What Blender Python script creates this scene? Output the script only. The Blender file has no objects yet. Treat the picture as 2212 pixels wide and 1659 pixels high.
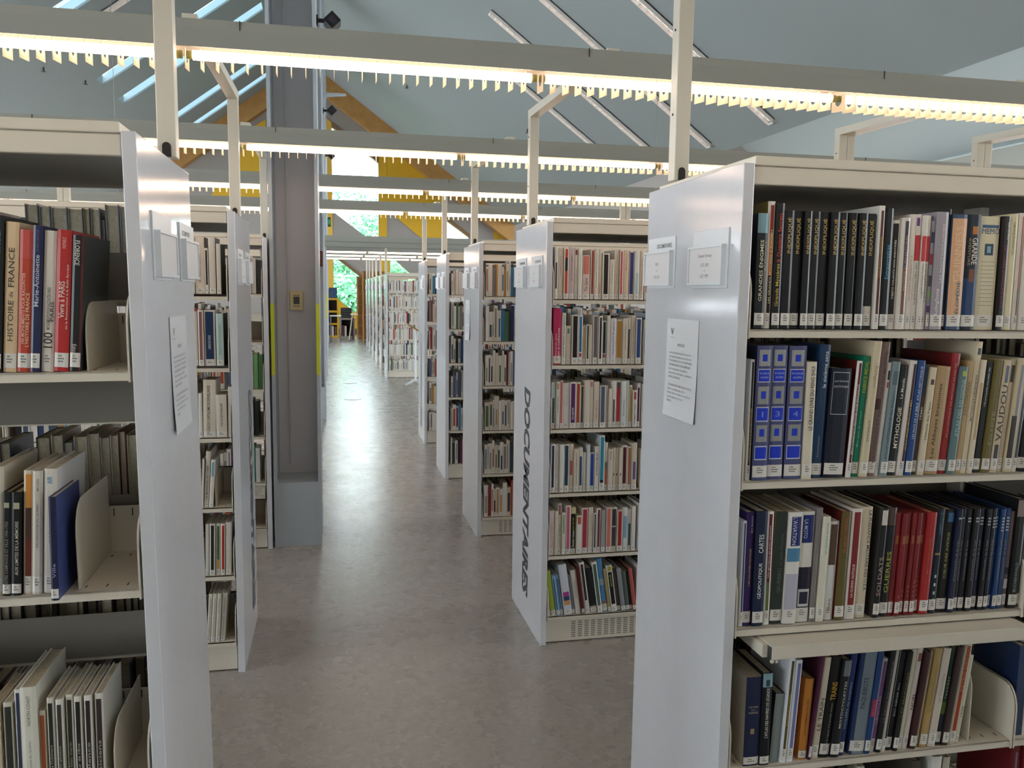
import bpy, math, random
from mathutils import Matrix, Vector, Euler
from mathutils.geometry import tessellate_polygon
random.seed(7)
S = bpy.context.scene
COL = S.collection
PI = math.pi

# ------------------------------------------------------------------ camera
cam = bpy.data.cameras.new('camera')
cam.sensor_width = 36.0
cam.lens = 36.0 * 1800.71 / 2212.0
cam.clip_start = 0.05
cam.clip_end = 300
camo = bpy.data.objects.new('camera', cam)
COL.objects.link(camo)
YAW, PITCH, ROLL = 0.2141, 0.1100, 0.0124
cy, sy, cp, sp = math.cos(YAW), math.sin(YAW), math.cos(PITCH), math.sin(PITCH)
fwd = Vector((sy * cp, cy * cp, -sp))
rgt = Vector((cy, -sy, 0))
upv = rgt.cross(fwd)
cr, sr = math.cos(ROLL), math.sin(ROLL)
rgt, upv = cr * rgt + sr * upv, cr * upv - sr * rgt
camo.matrix_world = Matrix(((rgt.x, upv.x, -fwd.x, 0), (rgt.y, upv.y, -fwd.y, 0), (rgt.z, upv.z, -fwd.z, 1.7231), (0, 0, 0, 1)))
S.camera = camo

# ------------------------------------------------------------------ world, sun, exposure
w = bpy.data.worlds.new('overcast_sky')
S.world = w
w.use_nodes = True
wn = w.node_tree.nodes
bg = wn['Background']
bg.inputs[0].default_value = (0.85, 0.93, 1.0, 1)
bg.inputs[1].default_value = 5.0
S.view_settings.view_transform = 'Standard'
S.view_settings.look = 'None'
S.view_settings.gamma = 1.0
S.view_settings.exposure = 1.6
S.view_settings.use_curve_mapping = False
LAMP = 4.2       # brightness of the fluorescent tubes

# ------------------------------------------------------------------ materials
def lin(hx):
    r = []
    for i in (0, 2, 4):
        c = int(hx[i:i + 2], 16) / 255
        r.append(c / 12.92 if c <= .04045 else ((c + .055) / 1.055) ** 2.4)
    return (r[0], r[1], r[2], 1)

_m = {}
def mat(hx, rough=.45, coat=0.0, metal=0.0, noise=None, bump=None, emit=0, name=None, spec=.5, anis=0):
    key = (hx, rough, coat, metal, noise, bump, emit, spec, anis)
    if key in _m: return _m[key]
    m = bpy.data.materials.new(name or ('paint_' + hx))
    m.use_nodes = True
    nt = m.node_tree
    b = nt.nodes['Principled BSDF']
    b.inputs['Base Color'].default_value = lin(hx)
    b.inputs['Roughness'].default_value = rough
    b.inputs['Metallic'].default_value = metal
    b.inputs['Specular IOR Level'].default_value = spec
    if coat:
        b.inputs['Coat Weight'].default_value = coat
        b.inputs['Coat Roughness'].default_value = .12
    if emit:
        b.inputs['Emission Color'].default_value = lin(hx)
        b.inputs['Emission Strength'].default_value = emit
    tc = None
    if noise or bump:
        tc = nt.nodes.new('ShaderNodeTexCoord')
    if noise:
        hx2, sc, det = noise
        n = nt.nodes.new('ShaderNodeTexNoise')
        n.inputs['Scale'].default_value = sc
        n.inputs['Detail'].default_value = det
        n.inputs['Roughness'].default_value = .65
        nt.links.new(tc.outputs['Object'], n.inputs['Vector'])
        r = nt.nodes.new('ShaderNodeValToRGB')
        r.color_ramp.elements[0].position = .35
        r.color_ramp.elements[1].position = .68
        r.color_ramp.elements[0].color = lin(hx2)
        r.color_ramp.elements[1].color = lin(hx)
        nt.links.new(n.outputs[0], r.inputs[0])
        nt.links.new(r.outputs[0], b.inputs['Base Color'])
    if bump:
        sc, st = bump
        n2 = nt.nodes.new('ShaderNodeTexNoise')
        n2.inputs['Scale'].default_value = sc
        n2.inputs['Detail'].default_value = 3
        nt.links.new(tc.outputs['Object'], n2.inputs['Vector'])
        bp = nt.nodes.new('ShaderNodeBump')
        bp.inputs['Strength'].default_value = st
        bp.inputs['Distance'].default_value = .02
        nt.links.new(n2.outputs[0], bp.inputs['Height'])
        nt.links.new(bp.outputs[0], b.inputs['Normal'])
    _m[key] = m
    return m

METAL = mat('d5cdbc', .38, name='cream_powder_coated_steel')
LAMINATE = mat('cfcfd2', .13, coat=.2, name='white_glossy_laminate', noise=('cbccd0', 9, 4), bump=(70, .012))
SHADEIN = mat('8c8a80', .6, name='shelf_hood_shade')  # darker than the canopy steel: shade of its unlit underside put into the colour
RAILM = mat('9c9a90', .45, name='rail_paint')
BLADE = mat('d9ceb4', .5, name='louver_blade_paint')
BLACK = mat('151413', .5, name='black_plastic')
PAGES = mat('c9bfa8', .8, name='paper_pages', noise=('b5aa90', 90, 2))
STICK = mat('dad7cf', .5, name='sticker_paper')
INK = mat('55524e', .6, name='label_ink')
CARD = mat('e4e2e2', .5, name='card_paper')
CARDFR = mat('dfe3e6', .3, name='sign_plastic')
LETTER = mat('3a3d43', .5, name='vinyl_lettering')
TUBE = mat('ffdcc2', .4, emit=LAMP, name='fluorescent_tube')
def _floor():
    m = mat('a49d95', .26, name='grey_linoleum', noise=('938c84', 34, 10), bump=(1.1, .022), spec=.65)
    nt = m.node_tree; b = nt.nodes['Principled BSDF']
    tc = nt.nodes.new('ShaderNodeTexCoord'); n = nt.nodes.new('ShaderNodeTexNoise')
    n.inputs['Scale'].default_value = 5; n.inputs['Detail'].default_value = 9; n.inputs['Roughness'].default_value = .7
    nt.links.new(tc.outputs['Object'], n.inputs['Vector'])
    r = nt.nodes.new('ShaderNodeMapRange'); r.inputs[1].default_value = .3; r.inputs[2].default_value = .7
    r.inputs[3].default_value = .24; r.inputs[4].default_value = .31
    nt.links.new(n.outputs[0], r.inputs[0]); nt.links.new(r.outputs[0], b.inputs['Roughness'])
    return m
FLOORM = _floor()

# ------------------------------------------------------------------ mesh helpers
class MB:
    def __init__(s): s.v = []; s.f = []; s.mi = []; s.mats = []
    def slot(s, m):
        if m not in s.mats: s.mats.append(m)
        return s.mats.index(m)
    def face(s, pts, m):
        i = len(s.v); s.v += [tuple(p) for p in pts]; s.f.append(tuple(range(i, i + len(pts)))); s.mi.append(s.slot(m))
    def box(s, x0, x1, y0, y1, z0, z1, m):
        if x0 > x1: x0, x1 = x1, x0
        i = len(s.v)
        s.v += [(x0, y0, z0), (x1, y0, z0), (x1, y1, z0), (x0, y1, z0), (x0, y0, z1), (x1, y0, z1), (x1, y1, z1), (x0, y1, z1)]
        for f in ((0, 3, 2, 1), (4, 5, 6, 7), (0, 1, 5, 4), (1, 2, 6, 5), (2, 3, 7, 6), (3, 0, 4, 7)):
            s.f.append(tuple(i + k for k in f)); s.mi.append(s.slot(m))
    def prism(s, prof, a, b, axis, m, cap=True):
        """prof: list of 2D points. axis 'x': (y,z) extruded in x; 'y': (x,z); 'z': (x,y)"""
        def P(p, t):
            return (t, p[0], p[1]) if axis == 'x' else ((p[0], t, p[1]) if axis == 'y' else (p[0], p[1], t))
        n = len(prof); i = len(s.v)
        s.v += [P(p, a) for p in prof] + [P(p, b) for p in prof]
        for k in range(n):
            s.f.append((i + k, i + (k + 1) % n, i + n + (k + 1) % n, i + n + k)); s.mi.append(s.slot(m))
        if cap:
            s.f.append(tuple(i + k for k in range(n))[::-1]); s.mi.append(s.slot(m))
            s.f.append(tuple(i + n + k for k in range(n))); s.mi.append(s.slot(m))
    def cyl(s, c, r, L, axis, m, n=14):
        prof = []
        cc = (c[1], c[2]) if axis == 'x' else ((c[0], c[2]) if axis == 'y' else (c[0], c[1]))
        t0 = c[0] if axis == 'x' else (c[1] if axis == 'y' else c[2])
        for k in range(n):
            prof.append((cc[0] + r * math.cos(2 * PI * k / n), cc[1] + r * math.sin(2 * PI * k / n)))
        s.prism(prof, t0, t0 + L, axis, m)
    def build(s, name, parent=None, smooth=False, bevel=0):
        me = bpy.data.meshes.new(name)
        me.from_pydata(s.v, [], s.f)
        for m in s.mats: me.materials.append(m)
        me.polygons.foreach_set('material_index', s.mi)
        if smooth: me.polygons.foreach_set('use_smooth', [True] * len(s.f))
        me.update()
        import bmesh
        bm = bmesh.new(); bm.from_mesh(me); bmesh.ops.recalc_face_normals(bm, faces=bm.faces); bm.to_mesh(me); bm.free()
        o = bpy.data.objects.new(name, me)
        COL.objects.link(o)
        if parent: o.parent = parent
        if bevel:
            bv = o.modifiers.new('bevel', 'BEVEL'); bv.width = bevel; bv.segments = 2; bv.limit_method = 'ANGLE'
        return o

def tag(o, label=None, cat=None, group=None, kind=None):
    if label: o['label'] = label
    if cat: o['category'] = cat
    if group: o['group'] = group
    if kind: o['kind'] = kind
    return o
def thing(name, label, cat, loc=(0, 0, 0), group=None, rot=(0, 0, 0)):
    o = bpy.data.objects.new(name, None); COL.objects.link(o)
    o.location = loc; o.rotation_euler = rot; o.empty_display_size = .1
    return tag(o, label, cat, group)

_tx = {}
def glyphs(txt, bold=0, shear=0):
    """triangles of a string, normalised to a unit box: (verts, faces, aspect)"""
    k = (txt, bold, shear)
    if k in _tx: return _tx[k]
    cu = bpy.data.curves.new('lettering', 'FONT')
    cu.body = txt; cu.resolution_u = 2; cu.offset = bold; cu.shear = shear
    ob = bpy.data.objects.new('lettering', cu)
    me = bpy.data.meshes.new_from_object(ob)
    vs = [tuple(v.co) for v in me.vertices]; fs = [tuple(p.vertices) for p in me.polygons]
    bpy.data.objects.remove(ob); bpy.data.meshes.remove(me); bpy.data.curves.remove(cu)
    if not vs: return ([], [], 1)
    x0, x1 = min(v[0] for v in vs), max(v[0] for v in vs); y0, y1 = min(v[1] for v in vs), max(v[1] for v in vs)
    vs = [((v[0] - x0) / (x1 - x0), (v[1] - y0) / (y1 - y0)) for v in vs]
    _tx[k] = (vs, fs, (x1 - x0) / (y1 - y0))
    return _tx[k]
def put_text(mb, txt, org, ax, ay, L, Hh, m, bold=0, shear=0):
    """text box L long along ax, Hh high along ay, lower-left corner at org"""
    vs, fs, asp = glyphs(txt, bold, shear)
    org, ax, ay = Vector(org), Vector(ax), Vector(ay)
    i = len(mb.v)
    mb.v += [tuple(org + ax * (v[0] * L) + ay * (v[1] * Hh)) for v in vs]
    s_ = mb.slot(m)
    for f in fs: mb.f.append(tuple(i + k for k in f)); mb.mi.append(s_)

# book rows: (case, side, unit, shelf z, inset, phrase, [(x, width, height, spine, cover, lean, depth, bands, titles, description, label)])
ROWS = [
 ('R0a','R',0,1.637,0.025,'top shelf, nearest right bookcase',[
  (0.0546, 0.0277, 0.2926, '1d2228', '', 0, 0, [(0, 1, 0.83, 1, '7fa3ad')], [('GRANDES ÉNIGMES', 0.24, 0.77, 0.42, 0.42, 'e8dcb8', 'u'), ("de l'histoire", 0.5, 0.76, 0.82, 0.16, 'b8b8a8', 'u')], 'navy book lettered GRANDES ÉNIGMES in white', 1),
  (0.0842, 0.0195, 0.3238, 'ddd8ce', '75661f', 0, 0, [(0.35, 0.85, 0.1, 0.42, '17130f'), (0.35, 0.85, 0.42, 0.75, 'c37a3c'), (0.35, 0.85, 0.75, 0.97, '8a3428')], [('LES GRANDS MYSTÈRES & ÉNIGMES', 0.2, 0.78, 0.6, 0.3, 'ecd9b0', 'u')], 'white book with a red orange and black band', 1),
  (0.1049, 0.0229, 0.3197, '171716', '', 0, 0, [], [('Grands Mystères', 0.18, 0.52, 0.5, 0.5, 'd8bf4e', 'u'), ('& Dossiers Secrets', 0.53, 0.92, 0.5, 0.5, 'c2442e', 'u')], 'black book lettered Grands Mystères in yellow and red', 1),
  (0.1299, 0.0258, 0.3022, '141518', '16171a', 0, 0, [], [('INEXPLIQUÉ', 0.64, 0.94, 0.5, 0.52, 'c9ac6a', 'u')], 'first of ten glossy black volumes lettered INEXPLIQUÉ', 1),
  (0.1579, 0.0252, 0.3022, '141518', '16171a', 0, 0, [], [('INEXPLIQUÉ', 0.64, 0.94, 0.5, 0.52, 'c9ac6a', 'u')], 'second of ten glossy black volumes lettered INEXPLIQUÉ', 1),
  (0.1852, 0.0204, 0.3021, '141518', '16171a', 0, 0, [], [('INEXPLIQUÉ', 0.64, 0.94, 0.5, 0.52, 'c9ac6a', 'u')], 'third of ten glossy black volumes lettered INEXPLIQUÉ', 1),
  (0.2078, 0.0231, 0.302, '141518', '16171a', 0, 0, [], [('INEXPLIQUÉ', 0.64, 0.94, 0.5, 0.52, 'c9ac6a', 'u')], 'fourth of ten glossy black volumes lettered INEXPLIQUÉ', 1),
  (0.233, 0.0248, 0.302, '141518', '16171a', 0, 0, [], [('INEXPLIQUÉ', 0.64, 0.94, 0.5, 0.52, 'c9ac6a', 'u')], 'fifth of ten glossy black volumes lettered INEXPLIQUÉ', 1),
  (0.2599, 0.0246, 0.302, '141518', '16171a', 0, 0, [], [('INEXPLIQUÉ', 0.64, 0.94, 0.5, 0.52, 'c9ac6a', 'u')], 'sixth of ten glossy black volumes lettered INEXPLIQUÉ', 1),
  (0.2867, 0.0253, 0.302, '141518', '16171a', 0, 0, [], [('INEXPLIQUÉ', 0.64, 0.94, 0.5, 0.52, 'c9ac6a', 'u')], 'seventh of ten glossy black volumes lettered INEXPLIQUÉ', 1),
  (0.3142, 0.0254, 0.3019, '141518', '16171a', 0, 0, [], [('INEXPLIQUÉ', 0.64, 0.94, 0.5, 0.52, 'c9ac6a', 'u')], 'eighth of ten glossy black volumes lettered INEXPLIQUÉ', 1),
  (0.3418, 0.0242, 0.3019, '141518', '16171a', 0, 0, [], [('INEXPLIQUÉ', 0.64, 0.94, 0.5, 0.52, 'c9ac6a', 'u')], 'ninth of ten glossy black volumes lettered INEXPLIQUÉ', 1),
  (0.3682, 0.0257, 0.3019, '141518', '16171a', 0, 0, [(0, 1, 0.11, 0.2, 'cfcbbd')], [('INEXPLIQUÉ', 0.64, 0.94, 0.5, 0.52, 'c9ac6a', 'u')], 'last of ten glossy black volumes lettered INEXPLIQUÉ', 1),
  (0.3985, 0.0167, 0.323, 'ddd8ce', '', 0, 0, [(0.3, 0.75, 0.1, 0.96, '5b2f28')], [('DANS MYTHES & CIVILISATIONS', 0.42, 0.75, 0.52, 0.2, 'd2a33c', 'u')], 'white book with a brown and ochre band', 1),
  (0.4177, 0.0235, 0.3169, '15181b', '', 0, 0, [], [('Extraterrestres', 0.42, 0.7, 0.5, 0.45, '4aa3c8', 'u')], 'black book lettered Extraterrestres in light blue', 1),
  (0.4429, 0.0233, 0.2876, 'dcd6ca', '', 0, 0, [(0.12, 0.82, 0.09, 0.97, '17171a')], [('OBJETS VOLANTS NON IDENTIFIÉS', 0.28, 0.82, 0.47, 0.34, 'e8e2d4', 'u')], 'white framed black book about unidentified flying objects', 1),
  (0.4676, 0.0229, 0.2942, 'd8d1c4', '', 0, 0, [(0.35, 0.85, 0.1, 0.55, '7c5a4b'), (0.35, 0.85, 0.55, 0.97, '443a4e')], [('MONDE SURNATUREL', 0.35, 0.85, 0.6, 0.25, 'b08f7c', 'u')], 'cream book with a brown to violet band', 1),
  (0.4946, 0.0168, 0.3042, 'ddd6ca', '', 0, 0, [], [("LES CARNETS DE L'INSPECTEUR", 0.25, 0.65, 0.5, 0.28, 'c06a60', 'u')], 'cream book with thin red spine lettering', 1),
  (0.5125, 0.016, 0.3048, 'ddd6cc', '', 0, 0, [(0.1, 0.6, 0.9, 0.97, '6a3a88'), (0, 1, 0.6, 0.82, 'c43a3e')], [('Le guide pratique Office 2010', 0.22, 0.58, 0.5, 0.4, '3a3632', 'u')], 'cream practical guide with red block and violet mark', 1),
  (0.5299, 0.0136, 0.3023, 'ddd6cc', '', 0, 0, [(0, 1, 0.6, 0.82, 'c43a3e')], [('Le guide pratique Twitter', 0.28, 0.58, 0.5, 0.45, '3a3632', 'u')], 'slim cream guide with a red block', 1),
  (0.5447, 0.0131, 0.3028, 'ddd6cc', '', 0, 0, [(0, 1, 0.6, 0.82, 'c43a3e')], [('Le guide pratique Facebook', 0.24, 0.58, 0.5, 0.45, '3a3632', 'u')], 'slim cream guide with red block beside a patterned spine', 1),
  (0.5589, 0.0093, 0.2886, '8d8a92', '', 0, 0, [(0, 1, 0.8, 0.9, '2c3157'), (0, 1, 0.6, 0.7, '8f2c33'), (0, 1, 0.4, 0.5, '403c3c'), (0, 1, 0.3, 0.36, '7da05e'), (0, 1, 0.16, 0.22, '4c2f62')], [], 'thin book with a multicoloured photo spine', 1),
  (0.5699, 0.0355, 0.3129, 'a099a0', '', 0, 0, [], [('RollingStone', 0.12, 0.35, 0.45, 0.4, 'e8e4e4', 'u'), ('LES PHOTOGRAPHIES', 0.4, 0.9, 0.6, 0.16, 'dedada', 'u')], 'wide lilac grey album with white lettering', 1),
  (0.6068, 0.0116, 0.3219, '1a1b1d', '', 0, 0, [], [], 'narrow black book next to the lilac album', 1),
  (0.62, 0.0436, 0.3081, '3a4f6e', '', 0, 0, [(0.0, 1, 0.11, 0.965, 'dcae86')], [('GUINNESS', 0.42, 0.9, 0.45, 0.5, 'e6c49c', 'u'), ('ÉLOPÉDIE', 0.14, 0.42, 0.62, 0.3, '2f6f80', 'u')], 'wide peach book with blue ends', 1),
  (0.6656, 0.0428, 0.3091, '14202e', '101418', 0, 0, [(0, 0.8, 0.12, 0.45, '1e3c66'), (0.35, 0.7, 0.42, 0.53, '7d4a26'), (0.4, 0.8, 0.83, 0.9, 'b0702a')], [('GRANDE', 0.57, 0.8, 0.62, 0.38, 'e4ded0', 'd'), ('AVENTURE', 0.56, 0.8, 0.25, 0.2, '9a8450', 'd')], 'dark blue book lettered GRANDE with a nebula spine', 1),
  (0.7104, 0.0602, 0.3065, 'd8cfb0', 'b9a687', 0, 0, [(0.1, 0.95, 0.9, 0.925, '355a80'), (0.28, 0.72, 0.66, 0.76, '1d3b4e'), (0.4, 0.6, 0.68, 0.74, '7fa8b8'), (0.15, 0.85, 0.6, 0.604, '8a8878'), (0.15, 0.85, 0.565, 0.569, '8a8878'), (0.15, 0.85, 0.53, 0.534, '8a8878'), (0.15, 0.85, 0.495, 0.499, '8a8878'), (0.15, 0.85, 0.45999999999999996, 0.46399999999999997, '8a8878'), (0.15, 0.85, 0.42499999999999993, 0.42899999999999994, '8a8878'), (0.15, 0.85, 0.38999999999999996, 0.39399999999999996, '8a8878'), (0.15, 0.85, 0.355, 0.359, '8a8878'), (0.15, 0.85, 0.31999999999999995, 0.32399999999999995, '8a8878'), (0.15, 0.85, 0.2849999999999999, 0.2889999999999999, '8a8878'), (0.15, 0.85, 0.24999999999999994, 0.25399999999999995, '8a8878'), (0.15, 0.85, 0.21499999999999997, 0.21899999999999997, '8a8878')], [('MEMO', 0.845, 0.895, 0.52, 0.9, '33597f', 'h')], 'thick cream book lettered MEMO with a globe picture', 1),
  (0.7741, 0.0231, 0.3075, '201a1a', '', 0, 0, [], [('CIVILISATIONS PERDUES', 0.2, 0.75, 0.5, 0.32, '8c2a26', 'u'), ('MYTHES', 0.8, 0.95, 0.7, 0.2, 'd0c8c0', 'u')], 'black book with dark red spine lettering', 1),
  (0.7989, 0.0275, 0.315, 'dad2a8', '', 0, 0, [], [('LES GRANDES ÉNIGMES', 0.65, 0.93, 0.5, 0.3, '6a6248', 'u')], 'pale yellow book lettered LES GRANDES ÉNIGMES', 1),
  (0.8287, 0.0178, 0.3183, 'dcd4c8', '', 0, 0, [(0.55, 0.7, 0.35, 0.97, 'b23b34'), (0.55, 0.7, 0.1, 0.35, '3c2c2a')], [], 'cream book with a thin red and black line', 1),
  (0.8482, 0.0219, 0.3199, 'ddd6ca', '', 0, 0, [(0.3, 0.7, 0.5, 0.9, 'ddc8c0')], [], 'cream book, last of its row before the frame', 1),
  (0.8719, 0.0208, 0.3154, '34506a', '', 0, 0, [], [], 'blue grey book at the far end', 1),
 ]),
 ('R0b','R',0,1.237,0.025,'second shelf, nearest right bookcase',[
  (0.0556, 0.0113, 0.3192, 'dfe0e0', '', 0, 0, [(0.35, 0.8, 0.08, 0.98, '1e1b18')], [("L'HISTOIRE SECRÈTE DE L'ÉSOTÉRISME", 0.15, 0.6, 0.55, 0.35, 'c9a24a', 'u')], 'white book with a narrow black band', 1),
  (0.0692, 0.043, 0.3562, '4b5078', '20243c', 0, 0.2, [(0.14, 0.86, 0.85, 0.97, '9a9c9a'), (0.34, 0.66, 0.885, 0.935, '1b38c0'), (0.1, 0.9, 0.73, 0.83, 'b9bcc4'), (0.13, 0.87, 0.737, 0.823, '1b38c0'), (0.14, 0.86, 0.57, 0.7, '8f918f'), (0.34, 0.66, 0.61, 0.665, '1b38c0'), (0.1, 0.9, 0.44, 0.55, 'b9bcc4'), (0.13, 0.87, 0.448, 0.542, '1b38c0'), (0.14, 0.86, 0.29, 0.415, '8f918f'), (0.34, 0.66, 0.33, 0.385, '1b38c0'), (0.1, 0.9, 0.155, 0.26, 'c9ccd2'), (0.13, 0.87, 0.163, 0.252, '1b38c0')], [('1', 0.475, 0.515, 0.5, 0.3, '7f8fd0', 'h'), ('les sciences', 0.79, 0.81, 0.5, 0.62, 'a9b4e0', 'h'), ('occultes', 0.76, 0.78, 0.5, 0.5, 'a9b4e0', 'h')], 'blue volume one with silver ornament squares', 1),
  (0.1149, 0.0444, 0.3558, '4b5078', '20243c', 0, 0.2, [(0.14, 0.86, 0.85, 0.97, '9a9c9a'), (0.34, 0.66, 0.885, 0.935, '1b38c0'), (0.1, 0.9, 0.73, 0.83, 'b9bcc4'), (0.13, 0.87, 0.737, 0.823, '1b38c0'), (0.14, 0.86, 0.57, 0.7, '8f918f'), (0.34, 0.66, 0.61, 0.665, '1b38c0'), (0.1, 0.9, 0.44, 0.55, 'b9bcc4'), (0.13, 0.87, 0.448, 0.542, '1b38c0'), (0.14, 0.86, 0.29, 0.415, '8f918f'), (0.34, 0.66, 0.33, 0.385, '1b38c0'), (0.1, 0.9, 0.155, 0.26, 'c9ccd2'), (0.13, 0.87, 0.163, 0.252, '1b38c0')], [('3', 0.475, 0.515, 0.5, 0.3, '7f8fd0', 'h'), ('les sciences', 0.79, 0.81, 0.5, 0.62, 'a9b4e0', 'h'), ('occultes', 0.76, 0.78, 0.5, 0.5, 'a9b4e0', 'h')], 'blue volume three with silver ornament squares', 1),
  (0.1627, 0.0498, 0.3549, '4b5078', '20243c', 0, 0.2, [(0.14, 0.86, 0.85, 0.97, '9a9c9a'), (0.34, 0.66, 0.885, 0.935, '1b38c0'), (0.1, 0.9, 0.73, 0.83, 'b9bcc4'), (0.13, 0.87, 0.737, 0.823, '1b38c0'), (0.14, 0.86, 0.57, 0.7, '8f918f'), (0.34, 0.66, 0.61, 0.665, '1b38c0'), (0.1, 0.9, 0.44, 0.55, 'b9bcc4'), (0.13, 0.87, 0.448, 0.542, '1b38c0'), (0.14, 0.86, 0.29, 0.415, '8f918f'), (0.34, 0.66, 0.33, 0.385, '1b38c0'), (0.1, 0.9, 0.155, 0.26, 'c9ccd2'), (0.13, 0.87, 0.163, 0.252, '1b38c0')], [('4', 0.475, 0.515, 0.5, 0.3, '7f8fd0', 'h'), ('les sciences', 0.79, 0.81, 0.5, 0.62, 'a9b4e0', 'h'), ('occultes', 0.76, 0.78, 0.5, 0.5, 'a9b4e0', 'h')], 'blue volume four with silver ornament squares', 1),
  (0.2145, 0.0268, 0.3134, 'd8cfba', '', 0, 0, [], [('LE GRAND LIVRE DU FENG SHUI', 0.42, 0.96, 0.6, 0.42, '2e2a26', 'u')], 'cream book lettered LE GRAND LIVRE DU FENG SHUI', 1),
  (0.2439, 0.0303, 0.3582, '1d3a5c', '', 1.5, 0, [], [('le sixième sens', 0.68, 0.95, 0.6, 0.34, 'c9d4dc', 'u'), ('Encyclopédie', 0.16, 0.32, 0.5, 0.2, '8898a8', 'u')], 'navy book lettered le sixième sens', 1),
  (0.277, 0.0588, 0.2952, '161d2c', '', 2, 0.17, [(0.1, 0.9, 0.58, 0.965, 'c9ccd0'), (0.115, 0.885, 0.585, 0.96, '161d2c')], [('grand dictionnaire', 0.87, 0.895, 0.5, 0.7, 'b8bcc4', 'h'), ('psychologie', 0.82, 0.85, 0.5, 0.7, 'b8bcc4', 'h')], 'thick midnight blue dictionary with a white frame', 1),
  (0.3438, 0.0162, 0.3156, 'dedcd8', '58191c', 3, 0, [(0.4, 0.85, 0.08, 0.98, '5e2023')], [('MIEUX CONNAÎTRE ET DÉCRYPTER VOTRE PERSONNALITÉ', 0.2, 0.8, 0.6, 0.33, 'e8d8d0', 'u')], 'white book with a dark red band', 1),
  (0.3621, 0.0212, 0.3274, '14795c', '', 3.5, 0, [], [('FABRICE MIDAL', 0.7, 0.96, 0.5, 0.5, 'a8b83e', 'u'), ('Mon essai, dis bonjour', 0.25, 0.55, 0.45, 0.3, '8cc8b0', 'u')], 'green book with yellow author lettering', 1),
  (0.3856, 0.0224, 0.3684, 'cfc2a2', '', 3.5, 0, [], [('Religion', 0.66, 0.82, 0.5, 0.5, 'a08f70', 'd'), ('AUX NOIX DOUX', 0.26, 0.42, 0.45, 0.3, '5c5240', 'd')], 'tall cream book lettered Religion', 1),
  (0.4103, 0.0231, 0.3662, '77625c', '', 4, 0, [(0, 0.6, 0.5, 0.58, '4a2d2c')], [('CROYANCES ET RELIGIONS DU MONDE', 0.1, 0.93, 0.55, 0.42, '55413e', 'u')], 'tall mauve brown book about beliefs and religions', 1),
  (0.4344, 0.011, 0.3106, 'dcd8d0', '', 4, 0, [(0.3, 0.8, 0.85, 0.93, '23242c'), (0.3, 0.8, 0.78, 0.83, 'b8524a')], [], 'thin white book with a red fleck', 1),
  (0.4472, 0.0203, 0.3132, '788a8e', '', 4, 0, [(0.1, 0.9, 0.8, 0.92, '5a6c74')], [('ATLAS HISTORIQUE des Religions', 0.15, 0.75, 0.5, 0.4, '3c4a50', 'u')], 'grey blue historical atlas of religions', 1),
  (0.4693, 0.028, 0.3038, '15181b', '', 4, 0, [], [('MYTHOLOGIE', 0.25, 0.62, 0.6, 0.42, 'e6e2d0', 'u'), ('Le Monde', 0.7, 0.88, 0.6, 0.3, 'd8d4c8', 'u')], 'black book lettered MYTHOLOGIE in white', 1),
  (0.5002, 0.0211, 0.3162, 'd9d2ca', '', 4, 0, [(0.5, 0.9, 0.08, 0.97, '3e2226')], [('LES PLUS GRANDS RÉCITS DE LA BIBLE', 0.22, 0.66, 0.7, 0.25, 'e0b860', 'u')], 'white book with a dark brown band', 1),
  (0.5237, 0.0206, 0.3166, '24477e', '', 4, 0, [], [('LES PAYS DE LA BIBLE  ATLAS HISTORIQUE', 0.32, 0.95, 0.5, 0.4, 'c6d0dc', 'u')], 'blue book lettered LES PAYS DE LA BIBLE', 1),
  (0.5461, 0.0157, 0.3044, '4a362e', '', 4, 0, [(0, 1, 0.72, 1, '1c3044')], [('7ÈME', 0.5, 0.62, 0.5, 0.5, 'd8c8b8', 'u')], 'brown book with a navy top', 1),
  (0.5638, 0.0187, 0.2973, 'd2c6aa', '', 4, 0, [(0.2, 0.75, 0.84, 0.89, '5c4048')], [('Histoire des Papes', 0.33, 0.68, 0.5, 0.45, '55493c', 'u')], 'cream book lettered Histoire des Papes', 1),
  (0.5852, 0.0406, 0.2998, 'a98e66', '', 4, 0, [(0, 0.82, 0.11, 1, 'b0946c')], [('Les Abbayes bretonnes', 0.15, 0.84, 0.4, 0.34, '3a2e24', 'u')], 'wide tan book lettered Les Abbayes bretonnes', 1),
  (0.6293, 0.0258, 0.3355, '97282c', '6a1a1c', 4, 0, [], [('ATLAS HISTORIQUE DES PRATIQUES RELIGIEUSES', 0.3, 0.92, 0.55, 0.25, 'd89890', 'u')], 'red atlas with a dark red worn cover', 1),
  (0.6569, 0.0217, 0.2996, '5f7a7c', '', 4, 0, [(0.25, 0.75, 0.91, 0.96, 'b0b850')], [('ATLAS DES RELIGIONS', 0.35, 0.88, 0.5, 0.5, 'a8bcb8', 'u')], 'grey teal atlas of religions with a yellow dot', 1),
  (0.6811, 0.0188, 0.3142, 'b59c70', '', 4, 0, [], [('RELIGIONS', 0.52, 0.82, 0.5, 0.5, '86714c', 'u')], 'tan book lettered RELIGIONS', 1),
  (0.7016, 0.0176, 0.3682, 'd8ccae', '', 4, 0, [(0.2, 0.8, 0.9, 0.95, '5c5a66')], [('MYTHES ET LÉGENDES', 0.4, 0.75, 0.5, 0.4, '5a503e', 'u')], 'tall cream book lettered MYTHES ET LÉGENDES', 1),
  (0.7211, 0.014, 0.3178, 'd6cab2', '', 4, 0, [(0.2, 0.8, 0.3, 0.8, 'b8a273')], [], 'beige book with a gold panel', 1),
  (0.7381, 0.0257, 0.3117, '15191a', '', 4, 0, [], [("L'Encyclopédie mondiale des", 0.6, 0.95, 0.5, 0.25, 'c8ccc4', 'u')], 'glossy black book past the gold one', 1),
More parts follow.
